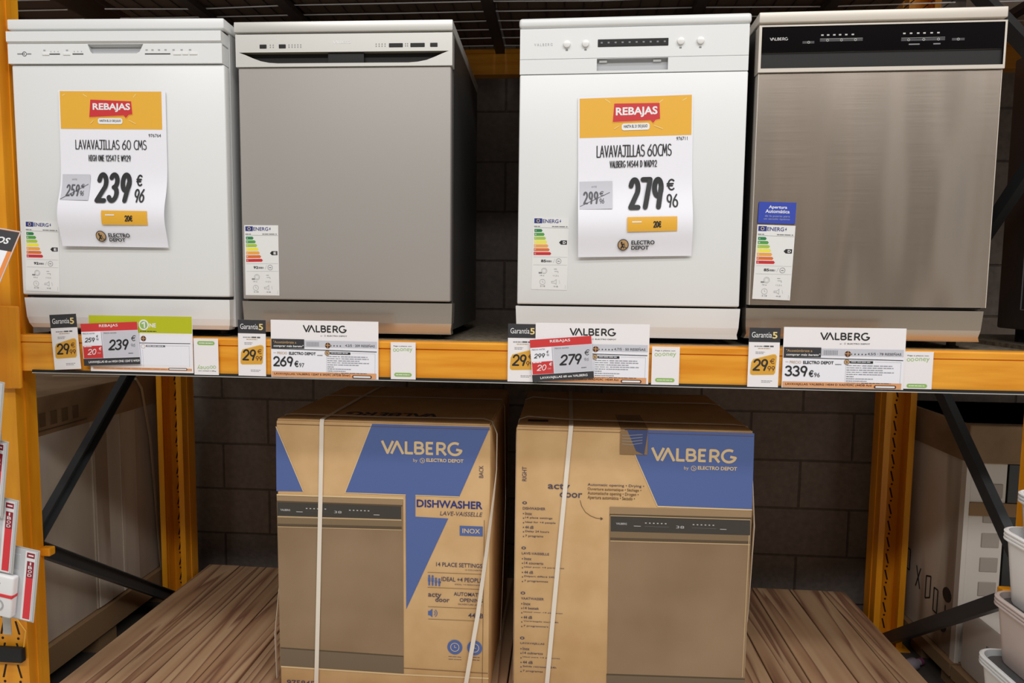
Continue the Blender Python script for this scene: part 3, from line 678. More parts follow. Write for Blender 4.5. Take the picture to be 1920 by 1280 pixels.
# ---------------------------------------------------------------- posters taped on the white machines
def poster(t, u, z, tilt, quad, layout, label, skew=0.0):
    def fn(uu, vv, nn):
        r = vv/.42; d = .003+.022*math.exp(-((r-.2)/.16)**2)+.004*sin(3.0*uu/.297+.4)*(1-r)
        return (uu, -d-nn, vv)
    s = Sheet(.297, .42, quad, fn, 'paper', .0004, 90); s.L = .0003
    layout(s)
    o = obj('price_poster', s); M = t.matrix_basis.copy()
    o.matrix_world = Matrix.Translation(Vector(t.location)) @ Matrix.Rotation(t.rotation_euler.z, 4, 'Z') @ Matrix.Translation((u, -.004, z)) @ Matrix.Rotation(-tilt, 4, 'Y')
    return tag(o, label, 'poster', 'sale posters on the white dishwashers')
def bubble(s, a, tl, tr, br, bl, tail):
    def off(p, k):
        cx = (tl[0]+br[0])/2; cy = (tl[1]+br[1])/2
        return (cx+(p[0]-cx)*(1+k*.9/(br[0]-tl[0])*40), cy+(p[1]-cy)*(1+k*.9/(br[1]-tl[1])*40))
    P_ = [tl, tr, br, tail[0], tail[1], tail[2], bl]
    s.poly([off(p, .045) for p in P_], 'bubble_edge', 2); s.poly(P_, 'sale_red', 3)
def sparks(s, pts):
    for (x, y), (x2, y2) in pts: s.line([(x, y), (x2, y2)], .0022, 'sale_yellow_pale', 2, True)
def lay1(s):
    s.rect((112.5, 172), (305, 241), 'sale_yellow', 1)
    bubble(s, 0, (171, 187.5), (247, 190.5), (250, 214), (169.5, 219.5), [(243, 215), (238, 221), (234, 216)])
    s.text('REBAJAS', (175.5, 194), (246, 210), 'print_white', 4, .03)
    s.rrect((185.5, 221), (232, 232), .006, 'print_white', 2); s.text('HASTA EL 21 DE JULIO', (189, 224), (229, 229), 'ink', 3, .02)
    sparks(s, (((157, 178), (164, 182)), ((251, 183), (255, 178)), ((244, 225), (256, 231)), ((172, 231), (177, 226)), ((118, 180), (122, 178))))
    s.text('976764', (280, 249), (303, 255), 'ink_soft', 1, .01)
    s.strokes('LAVAVAJILLAS 60 CMS', (143, 261), (277.5, 278.5), 'ink', 1, .085)
    s.strokes('HIGH ONE 12S47 E W929', (169, 289), (248.5, 300), 'ink', 1, .11, 0, True, .1)
    s.rect((120, 326), (176, 375), 'paper_grey', 1); s.text('ANTES', (139, 334), (149, 337), 'ink_pale', 2)
    s.strokes('259', (130, 345), (157, 368), 'ink_soft', 2, .13, 0, True, .2); s.strokes('€', (158, 344), (165, 352), 'ink_soft', 2, .14); s.strokes('96', (158, 357), (166, 367), 'ink_soft', 2, .12)
    s.line([(122, 374), (172, 344)], .0012, 'ink_soft', 3)
    s.strokes('239', (186, 321), (254.5, 378.5), 'ink', 1, .15, .04, True, .2); s.strokes('€', (260, 324), (272.5, 346), 'ink', 1, .13); s.strokes('96', (260.5, 351), (280.5, 377), 'ink', 1, .11)
    s.rect((204, 394), (290, 419), 'sale_yellow', 1); s.rect((212, 401), (229, 403), 'print_white', 2); s.strokes('20€', (248, 402), (263, 413), 'ink', 2, .16)
    emblem(s, (200, 442), .0145, 'ink', 'tan_ink', 1); s.text('ELECTRO', (214, 436), (254.5, 443), 'ink', 1, .03); s.text('DEPOT', (215, 445), (245, 451), 'ink', 1, .03)
def lay3(s):
    s.rect((1089, 184), (1301.5, 251), 'sale_yellow', 1)
    bubble(s, 0, (1155, 193), (1241, 191), (1242, 221), (1152, 228), [(1234, 223), (1229, 229), (1224, 224)])
    s.text('REBAJAS', (1158, 200.5), (1237, 217), 'print_white', 4, .03)
    s.rrect((1169, 231), (1222, 242), .006, 'print_white', 2); s.text('HASTA EL 21 DE JULIO', (1173, 233.5), (1218, 239), 'ink', 3, .02)
    sparks(s, (((1138, 185), (1147, 191)), ((1241, 190), (1247, 185)), ((1231, 234), (1247, 240)), ((1155, 241), (1163, 236)), ((1285, 186), (1292, 182))))
    s.text('976711', (1273, 255), (1294, 261), 'ink', 1, .01)
    s.strokes('LAVAVAJILLAS 60CMS', (1121, 273), (1264, 291), 'ink', 1, .085)
    s.strokes('VALBERG 14S44 D WAD92', (1146, 302), (1236, 312), 'ink', 1, .11, 0, True, .1)
    s.rect((1088, 342), (1150.5, 394), 'paper_grey', 1); s.text('ANTES', (1111, 350), (1121, 353), 'ink_pale', 2)
    s.strokes('299', (1095, 361), (1124, 385), 'ink_soft', 2, .13, 0, True, .2); s.strokes('€', (1126, 360), (1134, 369), 'ink_soft', 2, .14); s.strokes('96', (1126, 374), (1135, 384), 'ink_soft', 2, .12)
    s.line([(1089, 390), (1146, 362)], .0012, 'ink_soft', 3)
    s.strokes('279', (1180.5, 333), (1248, 394), 'ink', 1, .15, .06, True, .2); s.strokes('€', (1254, 335), (1269, 357), 'ink', 1, .13); s.strokes('96', (1253.5, 364), (1275, 390), 'ink', 1, .11)
    s.rect((1178, 410), (1272, 435), 'sale_yellow', 1); s.rect((1187, 418), (1205, 420), 'print_white', 2); s.strokes('20€', (1227, 417), (1242, 429), 'ink', 2, .16)
    emblem(s, (1170.5, 462), .0145, 'ink', 'tan_ink', 1); s.text('ELECTRO', (1186, 454), (1230, 460.5), 'ink', 1, .03); s.text('DEPOT', (1186, 464), (1219, 470.5), 'ink', 1, .03)
poster(t1, .134, .2495, -.006, [(110, 170), (309, 171), (323, 459), (122, 463)], lay1, 'sale poster priced 239,96 taped to the first white dishwasher')
poster(t3, .1665, .2325, .02, [(1086, 180), (1305, 171), (1301, 481), (1085, 486)], lay3, 'sale poster priced 279,96 taped to the second white dishwasher')

# ---------------------------------------------------------------- cards on the front beam
GY = -.0665
def warranty(x, z, tilt, y, label):
    s = Sheet(.077, .152, [(145, 183), (395, 183), (383, 683), (128, 678)], base='paper_warm')
    s.rect((145, 183), (394, 302), 'charcoal', 1); s.text('Garantía', (165, 218), (325, 264), 'print_white', 2); s.text('5', (332, 216), (370, 271), 'gold_text', 2, .02)
    s.words((185, 331), (262, 341), 'ink_pale', 1, 3); s.words((264, 329), (346, 342), 'ink_soft', 1, 2); s.words((215, 351), (315, 358), 'tan_ink', 1, 4); s.words((195, 381), (272, 387), 'ink_pale', 1, 3); s.words((195, 393), (262, 399), 'ink_pale', 1, 3)
    s.poly([(160, 470), (176, 442), (338, 400), (360, 402), (371, 418), (358, 560), (345, 576), (168, 579), (152, 570), (150, 552)], 'gold_pale', 1)
    s.poly([(163, 473), (178, 447), (338, 406), (358, 408), (366, 421), (354, 556), (342, 571), (170, 574), (157, 566), (155, 552)], 'gold', 2)
    s.strokes('29', (173, 440), (296, 543), 'ink', 3, .15, .1); s.strokes('€', (313, 438), (350, 482), 'brown_ink', 3, .12); s.strokes('99', (294, 500), (353, 545), 'brown_ink', 3, .13, .1)
    s.words((243, 624), (336, 631), 'ink_pale', 1, 3); s.words((243, 637), (320, 643), 'ink_pale', 1, 3)
    return s.place('warranty_card', label, 'price tag', (x, y, z), tilt, 'five year warranty cards')
warranty(-1.207, -.0915, .058, GY-.004, 'warranty card marked 29,99 clipped left of the lime green price card')
warranty(-.6835, -.0965, -.008, GY, 'warranty card marked 29,99 left of the 269 price card')
warranty(.0487, -.0965, 0, GY, 'warranty card marked 29,99 partly covered by the red 279 sale ticket')
warranty(.6655, -.0965, 0, GY, 'warranty card marked 29,99 left of the 339 price card')
PQ = [(90, 68), (1840, 95), (1835, 1050), (85, 1000)]
def price(x, z, tilt, y, w_, euro, cents, title, stars, label, hide=False):
    t = thing('price_card', label, 'price card', (x, y, z), (0, -tilt, 0), 'price cards on the front beam')
    s = Sheet(w_, .155, PQ, base='paper_warm')
    s.logo((597, 143), (1330, 290), 'ink', 1); s.text('BY', (893, 322), (925, 340), 'ink_soft', 1); s.ring((965, 327), .0022, .0006, 'ink', 1); s.text('ELECTRO DEPOT', (1000, 318), (1325, 345), 'ink', 1, .02)
    hdr = obj('brand_header', s, t); hdr['label'] = 'white header printed with the brand name in black'
    s = Sheet(w_, .155, PQ); s.L = .0004; lay = 1
    s.rect((95, 382), (1820, 1045), 'paper', 1); s.rect((630, 400), (1815, 535), 'paper_grey', 2)
    if not hide:
        s.rect((97, 375), (627, 537), 'charcoal', 3); s.text('"Acostúmbrate a', (130, 405), (500, 455), 'tan_ink', 4, .01); s.text('comprar más barato"', (133, 470), (618, 525), 'print_white', 4, .02, .15)
        for k in range(16): s.rect((660+k*13, 425+k*.3), (660+k*13+(3, 7, 4, 9)[k % 4], 500), 'ink_pale', 3)
        s.line([(125, 600), (170, 603)], .0008, 'tan_ink', 3); s.text('PRECIO', (188, 585), (348, 630), 'tan_ink', 3); s.text('ELECTRO DEPOT', (378, 588), (812, 645), 'ink', 3, .03); s.words((835, 640), (925, 652), 'ink_soft', 3, 4)
        s.strokes(euro, (122, 657), (442, 832), 'ink', 3, .155); s.strokes('€', (463, 732), (530, 838), 'ink', 3, .14); s.text(cents, (540, 772), (622, 842), 'ink', 3)
    s.disc((1010, 485), .0075, 'brown_ink', 3); s.line([(965, 478), (1062, 486)], .002, 'tan_ink', 4); s.line([(1012, 440), (1008, 528)], .002, 'tan_ink', 4)
    for k in range(stars): star(s, (1062+k*51, 488+k*1.3), .0024)
    s.text(title[0], (1295, 458), (1780, 515), 'ink_soft', 3, .015)
    s.line([(95, 532), (1812, 590)], .0016, 'ink', 3)
    s.disc((1000, 608), .0068, 'tan_ink', 3); s.ring((1000, 608), .0068, .0009, 'ink_soft', 4); s.line([(990, 596), (1006, 612), (996, 625)], .0012, 'ink', 4)
    s.rect((1045, 592), (1378, 637), 'ink', 3); s.words((1062, 603), (1345, 620), 'paper', 4, 4)
    for k, ln in enumerate((660, 680, 530, 690, 520, 340, 390, 300, 650)):
        y_ = 660+k*34; s.words((1000, y_), (1000+ln*.32, y_+11), 'ink_soft', 3, 3)
        if k not in (5,): s.words((1000+ln*.34, y_+ln*.004), (1000+ln, y_+11+ln*.02), 'ink_pale', 3, 6)
    s.line([(990, 640), (985, 935)], .0004, 'ink_pale', 3); s.line([(1400, 610), (1785, 622), (1780, 960)], .0004, 'ink_pale', 3)
    s.rect((97, 903), (1802, 1040), 'card_orange', 3); s.text(title[1], (135, 925), (1372, 1002), 'brown_ink', 4, .015)
    s.rrect((1405, 972), (1728, 1034), .004, 'brown_ink', 4); s.rrect((1425, 985), (1708, 1020), .003, 'print_white', 5)
    o = obj('price_sheet', s, t); o['label'] = 'price sheet with specifications and an orange foot strip'
    return t
def star(s, c, r, m='ink', layer=4):
    u, v = s.P(c); s.raw([(u+(r if k % 2 == 0 else r*.45)*cos(pi/2+k*pi/5), v+(r if k % 2 == 0 else r*.45)*sin(pi/2+k*pi/5)) for k in range(10)], [tuple(range(10))], m, layer)
price(-.5917, -.0985, -.004, GY, .2945, '269', '97', ('4.2/5 · 209 RESEÑAS', 'LAVAVAJILLAS: VALBERG 12S47 E S929C (47DB Silver)'), 4, 'white price card of 269,97 below the silver-grey dishwasher')
price(.121, -.0955, .0, GY-.002, .2935, '279', '96', ('4.7/5 · 50 RESEÑAS', 'LAVAVAJILLAS: VALBERG 14S44 D WAD929C 14S44 Act'), 5, 'white price card half hidden by the red 279 sale ticket', True)
price(.751, -.0965, .002, GY-.001, .2985, '339', '96', ('4.5/5 · 78 RESEÑAS', 'LAVAVAJILLAS: VALBERG 14S44 D XAD929C (44DB Acti'), 5, 'white price card of 339,96 below the steel dishwasher')
t = thing('price_card', 'lime green topped price card half hidden by the red 239 sale ticket', 'price card', (-1.105, GY, -.093), (0, 0, 0), 'price cards on the front beam')
LQ = [(168, 591), (361, 594), (364, 699), (172, 695)]
s = Sheet(.2945, .154, LQ, base='paper_warm'); s.rect((168, 591), (361.3, 625.5), 'lime', 1)
s.disc((271, 609), .0145, 'print_white', 2); s.disc((271, 609), .0108, 'soft_green', 3); s.strokes('1', (267, 603), (274, 615), 'print_white', 4, .22); s.text('NE', (281.5, 606), (294, 614), 'print_white', 2, .03)
s.words((264, 620), (295, 622), 'ink', 2, 4); o = obj('brand_header', s, t); o['label'] = 'lime green header with a round white brand mark'
s = Sheet(.2945, .154, LQ); s.rect((172, 627), (360, 686), 'paper', 1)
s.disc((270.5, 634.5), .0075, 'brown_ink', 2); s.line([(266.5, 634), (274.5, 634.5)], .002, 'tan_ink', 3); s.line([(270.5, 630.5), (270.3, 638.5)], .002, 'tan_ink', 3)
s.line([(263, 642.7), (358, 644)], .0018, 'ink', 2); s.ring((270, 649), .006, .001, 'tan_ink', 2); s.rect((275, 646.5), (311, 650.5), 'ink_soft', 2); s.words((277, 647.5), (308, 649.3), 'paper', 3, 4)
s.line([(311, 648), (356, 648.5), (357, 687)], .0005, 'ink_pale', 2); s.line([(269, 655), (271, 687)], .0005, 'ink_pale', 2)
s.rect((176, 687), (361, 695.3), 'card_orange', 1); s.text('LAVAVAJILLAS: HIGH ONE 12S47 E W929C 12S47 blanc', (181, 688.7), (314.5, 692.5), 'brown_ink', 2, .015); s.rrect((317, 689), (352.5, 694.3), .004, 'brown_ink', 2); s.rrect((318.6, 690.2), (351, 693.2), .003, 'print_white', 3)
o = obj('price_sheet', s, t); o['label'] = 'blank price sheet with an orange foot strip'
def sale(x, z, tilt, w_, h_, y, old, new, line_, label):
    s = Sheet(w_, h_, [(470, 485), (1432, 428), (1465, 1095), (500, 1150)], base='paper', thick=.0008)
    s.uvrect(0, h_*.81, w_, h_, 'card_red', 1); s.text('REBAJAS', (785, 488), (1105, 523), 'print_white', 2, .012)
    s.uvrect(w_*.01, h_*.175, w_*.352, h_*.47, 'card_red', 1); s.uvrect(w_*.352, h_*.175, w_*.36, h_*.8, 'ink_pale', 2); s.uvrect(0, 0, w_, h_*.168, 'charcoal', 1)
    s.uvrect(w_*.37, h_*.18, w_*.995, h_*.8, 'paper_grey', 1)
    s.text('PRECIO ANTES', (500, 632), (705, 632.1+8), 'ink_soft', 2); s.strokes(old, (527, 705), (707, 766), 'ink', 2, .15, .25); s.strokes('€', (728, 655), (765, 692), 'ink_soft', 2, .14, .2); s.strokes('96', (730, 705), (770, 738), 'ink_soft', 2, .1, .2)
    s.words((512, 838), (650, 843), 'paper', 2, 3); s.strokes('20', (565, 880), (725, 965), 'print_white', 2, .13, .25); s.strokes('€', (765, 842), (815, 892), 'print_white', 2, .15, .2); s.strokes('00', (740, 928), (795, 948), 'print_white', 2, .1, .2)
    s.text('PRECIO AHORA', (860, 612), (1080, 612+10), 'ink_soft', 2); s.strokes(new, (920, 722), (1285, 872), 'ink', 2, .16, .25); s.strokes('€', (1320, 645), (1408, 730), 'ink', 2, .11, .2); s.strokes('96', (1315, 775), (1390, 820), 'ink_soft', 2, .09, .2); s.words((1268, 922), (1350, 930), 'ink_soft', 2, 3)
    s.text(line_, (615, 1075), (1352, 1075.1+0), 'print_white', 2) if False else s.raw(*_line(s, line_, w_*.09 if len(line_) > 30 else w_*.13, h_*.045, w_*.99 if len(line_) > 30 else w_*.9, h_*.115), 'print_white', 2)
    return s.place('sale_ticket', label, 'sale ticket', (x, y, z), tilt, 'red sale tickets')
def _line(s, t, u0, v0, u1, v1):
    vs, fs = glyphs(t, .02); return [(u0+(u1-u0)*x, v0+(v1-v0)*y) for x, y in vs], fs
sale(-1.1195, -.0785, .05, .1625, .116, GY-.006, '259', '239', 'LAVAVAJILLAS 60 cm HIGH ONE 12S47 E W929', 'red sale ticket of 239 over the lime green price card')
sale(.1155, -.0955, .086, .1595, .1105, GY-.008, '299', '279', 'LAVAVAJILLAS 60 cm VALBERG', 'tilted red sale ticket of 279 over the white price card')
def pay(x, z, w_, y, label, flip=False):
    s = Sheet(w_, .099, [(1370, 315), (1570, 318), (1572, 612), (1370, 608)], base='paper_warm')
    o_ = 180 if flip else 0
    def R(a, b_):
        if not flip: return a, b_
        f = lambda p: (2940-p[0], 926-p[1]); return f(b_), f(a)
    s.text('Paga a plazos con', *R((1392, 341), (1538, 354)), 'ink', 1, .015, 0, o_); s.text('oney', *R((1445, 362), (1545, 398)), 'soft_green', 1, 0, 0, o_)
    for cx in (1402, 1428):
        a, b_ = R((cx-1, 377), (cx+1, 379)); s.ring(a, .0042, .0014, 'soft_green', 1)
    a, b_ = R((1398, 556), (1540, 590)); s.rrect(a, b_, .006, 'soft_green', 1); a, b_ = R((1412, 569), (1525, 577)); s.words(a, b_, 'paper', 2, 4)
    return s.place('payment_card', label, 'payment card', (x, y, z), 0, 'instalment payment cards')
pay(-.8075, -.0965, .069, GY-.001, 'small payment card hung upside down, right of the lime green price card', True)
pay(-.2635, -.0972, .067, GY, 'small payment card with green pill, right of the 269 price card')
pay(.4222, -.0965, .0705, GY, 'small payment card with green pill, right of the 279 sale ticket')
pay(1.0485, -.0975, .0705, GY+.0012, 'small payment card with green pill, beside the 339 price card')

# ---------------------------------------------------------------- boxed dishwashers below
BZ = -1.069; BH = .8215
def carton_body(t, w_, d_, sheet, nm='carton'):
    m = MB(); m.rbox(0, w_, .0005, d_, 0, BH, 'cardboard', .006, 2)
    c = obj(nm, m, t, True); o = obj('printed_front', sheet, c); o.location = (0, -.0002, 0)
    f = MB(); f.box(.004, w_-.004, .004, d_*.5-.001, BH, BH+.0035, 'cardboard'); f.box(.004, w_-.004, d_*.5+.001, d_-.004, BH, BH+.0035, 'cardboard'); obj('top_flap', f, c)
    return c
def machine_print(s, x0, y0, x1, dy, ratio=1.0):
    """print of a dishwasher front; all given in the artwork's own units"""
def by_line(s, a, b, m):
    (ax, ay), (bx, by_) = a, b; L_ = bx-ax; dy = (by_-ay)*.15
    s.text('by', (ax, ay+dy), (ax+L_*.085, by_-dy*.2), m, 3); s.ring((ax+L_*.18, (ay+by_)/2+.4), .0075, .0014, m, 3); s.line([(ax+L_*.16, (ay+by_)/2-2), (ax+L_*.2, (ay+by_)/2+1), (ax+L_*.17, (ay+by_)/2+3)], .0014, m, 3)
    s.text('ELECTRO DEPOT', (ax+L_*.26, ay+1), (bx, by_), m, 3, .03)
def acty(s, a, b, c, d, m): s.text('acty', a, b, m, 3, .012); s.text('door', c, d, m, 3, .012)
W1 = .637
bx1 = thing('boxed_dishwasher', 'strapped cardboard box marked DISHWASHER with a big blue arrow shape, left of the pair', 'cardboard box', (-.6465, .08, BZ), group='boxed dishwashers')
s = Sheet(W1, BH, [(517, 787), (920, 799), (916, 1309), (526, 1287)]); s.L = .0003
s.poly([(517.5, 800), (569, 921), (518.5, 920)], 'box_blue', 1)
s.poly([(697, 794.5), (918.5, 801.5), (861, 931.5), (779, 928.5), (779, 968.5), (840.5, 972), (762, 1142), (760.5, 927.5), (647, 923.5)], 'box_blue', 1)
for a, b_ in (((569, 921), (517.6, 799)), ((647, 923.5), (697, 794.5)), ((647, 923.5), (761, 927.6)), ((861, 931.5), (779, 928.5))): s.line([a, b_], .0025, 'box_edge', 2)
s.logo((712.5, 823.5), (869, 857), 'box_edge', 2); by_line(s, (775, 858), (869, 868), 'box_edge')
s.text('BACK', (898, 873), (906, 896), 'box_ink', 2, 0, 0, 90)
s.text('DISHWASHER', (781.5, 936), (904.5, 955), 'eu_blue', 2, .02); s.text('LAVE-VAISSELLE', (825, 958), (904.5, 969), 'box_ink', 2, 0, .2)
s.rect((862, 985.5), (905, 1005.5), 'box_blue', 2); s.text('INOX', (867, 990.5), (900, 1000.5), 'box_edge', 3, .01)
s.text('14 PLACE SETTINGS', (818, 1053.5), (904, 1065), 'box_ink', 2, .01); s.text('14 COUVERTS', (872, 1067), (903, 1071), 'box_ink', 2)
for a, b_ in (((802, 1072.5), (903, 1076.5)), ((802, 1100.5), (904, 1105)), ((803, 1137), (902, 1141)), ((803, 1160), (897, 1164))): s.line([a, b_], .001, 'box_ink_brown', 2)
for i, hh in enumerate((17, 17, 13, 12)):
    x = 805+i*6.3; yb = 1096.5+i*.5; s.disc((x, yb-hh), .0032, 'box_blue', 2); s.rect((x-2.3, yb-hh+2.5), (x+2.3, yb-hh*.42), 'box_blue', 2); s.rect((x-1.6, yb-hh*.45), (x+1.6, yb+.6), 'box_blue', 2)
s.text('+', (824.5, 1090), (827.5, 1093), 'box_blue', 2); s.text('IDEAL +4 PEOPLE', (828, 1081), (904, 1092.5), 'box_ink', 2, .01); s.text('IDEAL +4 PERSONNES', (853, 1094), (903, 1098.5), 'box_ink', 2)
acty(s, (803, 1110.5), (828, 1122), (816.5, 1119), (843, 1129), 'box_ink')
s.text('AUTOMATIC', (851, 1109.5), (905, 1119), 'box_ink', 2, .01); s.text('OPENING', (862, 1121), (905, 1130), 'box_ink', 2, .01); s.text('OUVERTURE AUTO', (859, 1131), (904, 1136), 'box_ink', 2)
s.poly([(803, 1145), (806, 1145), (811, 1141), (811, 1157), (806, 1153), (803, 1153)], 'box_blue', 2)
for r_ in (.007, .0125):
    u, v = s.P((812, 1149)); s.ribbon(arc(u, v, r_, r_, -55, 55, 6), .0018, 'box_blue', 2)
s.text('44dB', (878, 1149), (906, 1159), 'box_ink', 2, .01)
for c in ((853, 1213), (890, 1214.5)): s.disc(c, .0225, 'box_blue', 2); s.ring(c, .0135, .0018, 'box_edge', 3); s.line([(c[0]-.5, c[1]-4), (c[0]-.5, c[1]+.5), (c[0]+3, c[1]+.5)], .0015, 'box_edge', 3)
for y_ in (1230, 1235): s.words((841, y_), (866, y_+2), 'box_ink', 2, 3); s.words((880, y_+1), (900, y_+3), 'box_ink', 2, 3)
s.poly([(519, 925.5), (756.5, 932.5), (757, 937), (519, 930)], 'box_edge', 2)
s.poly([(519, 928.5), (756, 936), (757.5, 1262.5), (526, 1247.5)], 'pr_body', 2)
s.poly([(519, 929), (756, 936.3), (754.5, 947), (520, 938)], 'pr_lid', 3); s.poly([(519.5, 938), (754.5, 946.5), (754.5, 949), (519.5, 941)], 'pr_line', 4)
s.poly([(520, 941), (752.5, 949.5), (752.5, 973.5), (520.5, 966.5)], 'pr_dark', 4); s.poly([(520.5, 966.5), (752.5, 973.5), (753.5, 976), (521, 969)], 'pr_shine', 4)
s.poly([(521, 969), (753.5, 976), (753.5, 987), (521, 981)], 'pr_band', 3); s.poly([(521, 981), (753.5, 987), (754, 992.5), (521, 986)], 'pr_line', 3); s.poly([(521, 986), (754, 992.5), (754, 994), (521, 987.5)], 'pr_shine', 4)
s.text('VALBERG', (526, 953), (544.5, 957.5), 'icon_white', 5, .02)
for x0, x1, y_ in ((556, 568, 958), (574, 616, 957.5), (653, 694, 962), (701, 712, 964)): s.rect((x0, y_), (x1, y_+1.6), 'icon_white', 5)
for k in range(6): s.rect((574+k*7, 951.5+k*.25), (577+k*7, 953.5+k*.25), 'icon_white', 5); s.rect((655+k*7, 955+k*.25), (658+k*7, 957+k*.25), 'icon_white', 5)
s.text('38', (627, 957), (641, 962), 'icon_white', 5)
s.poly([(526, 1213), (757, 1229), (757, 1231.5), (526, 1215.5)], 'pr_line', 3); s.poly([(526, 1215.5), (757, 1231.5), (757.5, 1262.5), (527, 1247.5)], 'pr_kick', 3)
s.poly([(527, 1248), (757, 1263), (916, 1270), (916, 1273), (757, 1266), (527, 1251)], 'box_edge', 2); s.line([(757, 1252), (915, 1262)], .0015, 'box_ink_brown', 2)
s.text('975845', (538, 1274), (590, 1287), 'box_ink', 2, .01); s.line([(908, 975), (904, 1300)], .0012, 'box_ink_brown', 2); s.line([(519, 794), (919, 806)], .0012, 'box_ink_brown', 3)
c1 = carton_body(bx1, W1, .663, s)
s2 = Sheet(.30, .07); s2.logo((0, .07), (.30, 0), 'box_ink', 1); o = obj('printed_top', s2, c1); o.location = (.47, .14, BH+.0042); o.rotation_euler = (radians(-90), 0, radians(180))
def strap(nm, pts, side, t, m='strap', wd=.0125): return obj(nm, MB().band(pts, side, wd, .001, m), t, 60)
strap('strap', [(.113, -.0045, .002), (.1235, -.004, .3), (.134, -.003, .62), (.1395, -.0025, BH-.006), (.1395, .002, BH+.0055), (.1395, .02, BH+.0065), (.139, .35, BH+.008), (.139, .66, BH+.0065), (.139, .668, BH-.01), (.139, .668, .01)], (1, 0, 0), bx1)
strap('strap', [(-.022, .03, .01), (-.026, .03, .15), (-.014, .04, .3), (-.004, .06, .6), (-.003, .06, BH-.02), (.005, .06, BH+.006), (.03, .06, BH+.0085), (.3, .06, BH+.0065), (.61, .06, BH+.009), (.636, .052, BH+.003), (.652, .035, BH-.03), (.6535, .015, .69), (.647, -.006, .61), (.628, -.0085, .45), (.604, -.0085, .26), (.566, -.0085, .02)], [(0, 1, .05)]*12+[(.3, 1, 0), (.8, .7, 0), (1, .2, 0), (1, 0, 0), (1, 0, 0), (1, 0, 0)], bx1)
strap('strap', [(-.004, .42, .02), (-.003, .42, BH-.01), (.006, .42, BH+.006), (.3, .42, BH+.0065), (.63, .42, BH+.006), (.641, .42, BH-.02), (.655, .33, .5), (.65, .3, .2), (.644, .3, .02)], (0, 1, 0), bx1)
W2 = .6665
bx2 = thing('boxed_dishwasher', 'strapped cardboard box with a blue corner panel and printed bullet lists, right of the pair', 'cardboard box', (.0635, .08, BZ), group='boxed dishwashers')
s = Sheet(W2, BH, [(969, 803), (1413, 815), (1392, 1337), (962, 1312)]); s.L = .0003
s.poly([(1169.5, 808.5), (1413, 815.5), (1409, 957), (1232, 950.5)], 'box_blue', 1); s.line([(1169.5, 808.5), (1232, 950.5)], .0025, 'box_edge', 2); s.line([(1232, 951.5), (1409, 958)], .004, 'box_edge', 2)
s.logo((1218.5, 839.5), (1382, 873), 'box_edge', 2); by_line(s, (1282, 875), (1380.5, 885), 'box_edge')
s.text('RIGHT', (980, 877), (988, 904), 'box_ink', 2, 0, 0, 90)
acty(s, (1028, 908), (1069, 923.5), (1050, 921), (1092, 935.5), 'box_ink')
for k, (tx, xe) in enumerate((('Automatic opening • Drying •', 1207.5), ('Ouverture automatique • Séchage •', 1202), ('Automatische opening • Drogen •', 1197), ('Apertura automática • Secado •', 1190))): s.text(tx, (1102, 908+k*7.6), (xe, 917.5+k*8.2), 'box_ink' if k == 0 else 'box_ink_brown', 2, .005)
u0 = [s.P(p) for p in ((1088, 940), (1091, 951), (1098, 962), (1108, 969), (1118, 973), (1128, 974))]; s.ribbon(u0, .0014, 'box_ink_brown', 2); s.poly([(1126, 971), (1131, 974.2), (1126, 977)], 'box_ink_brown', 2)
blocks = [('DISHWASHER', ['Inox', '14 place settings', 'Ideal for +4 people', '44 dB', 'Delay 24 hours', '7 programs'], (981, 952), [1023, 998, 1036, 1042, 1001, 1030, 1019]),
          ('LAVE-VAISSELLE', ['Inox', '14 couverts', 'Idéal pour +4 personnes', '44 dB', 'Départ différé 24h', '7 programmes'], (979, 1036), [1030, 997, 1019, 1058, 1000, 1040, 1028]),
          ('VAATWASSER', ['Inox', '14 bestek', 'Ideaal voor +4 personen', '44 dB', 'Vertraagde start 24h', "7 programma's"], (977.5, 1120), [1020, 995, 1011, 1055, 998, 1047, 1028]),
          ('LAVAVAJILLAS', ['Inox', '14 cubiertos', 'Ideal para +4 personas', '44 dB', 'Salida retrasada 24h', '7 programas'], (976, 1204), [1021, 993, 1018, 1050, 999, 1043, 1018])]
for hd, ls, (x, y_), xe in blocks:
    s.disc((x+3.5, y_-7.5), .0068, 'box_ink', 2, .004); s.disc((x+3.5, y_-7.5), .003, 'cardboard', 3, .0018)
    s.text(hd, (x, y_), (xe[0], y_+6.5), 'box_ink', 2, .01)
    for k, tx in enumerate(ls): yy = y_+9.3+k*8.5; s.text('•', (x, yy+2), (x+2.4, yy+4.4), 'box_ink', 2); s.text(tx, (x+4.5, yy), (xe[k+1], yy+6.3), 'box_ink', 2, .01)
s.poly([(1143, 952), (1409, 960), (1393, 1337), (1137, 1322)], 'pr_body', 2)
s.poly([(1143, 952), (1409, 960), (1407.5, 972), (1143, 965)], 'pr_lid', 3); s.poly([(1143, 965), (1407.5, 972), (1407, 976), (1143, 969)], 'pr_line', 4); s.poly([(1144, 967.5), (1406, 975.5), (1406, 977), (1144, 969)], 'pr_shine', 5)
s.poly([(1145, 969), (1405.5, 977), (1405, 1005), (1145, 997.5)], 'pr_dark', 4)
s.poly([(1144, 997.5), (1405, 1005), (1405, 1016), (1144, 1009)], 'pr_band', 3); s.poly([(1144, 1009), (1405, 1016), (1405, 1021), (1144, 1014)], 'pr_line', 3); s.poly([(1144, 1014.5), (1405, 1021.5), (1405, 1023.3), (1144, 1016.3)], 'pr_shine', 4)
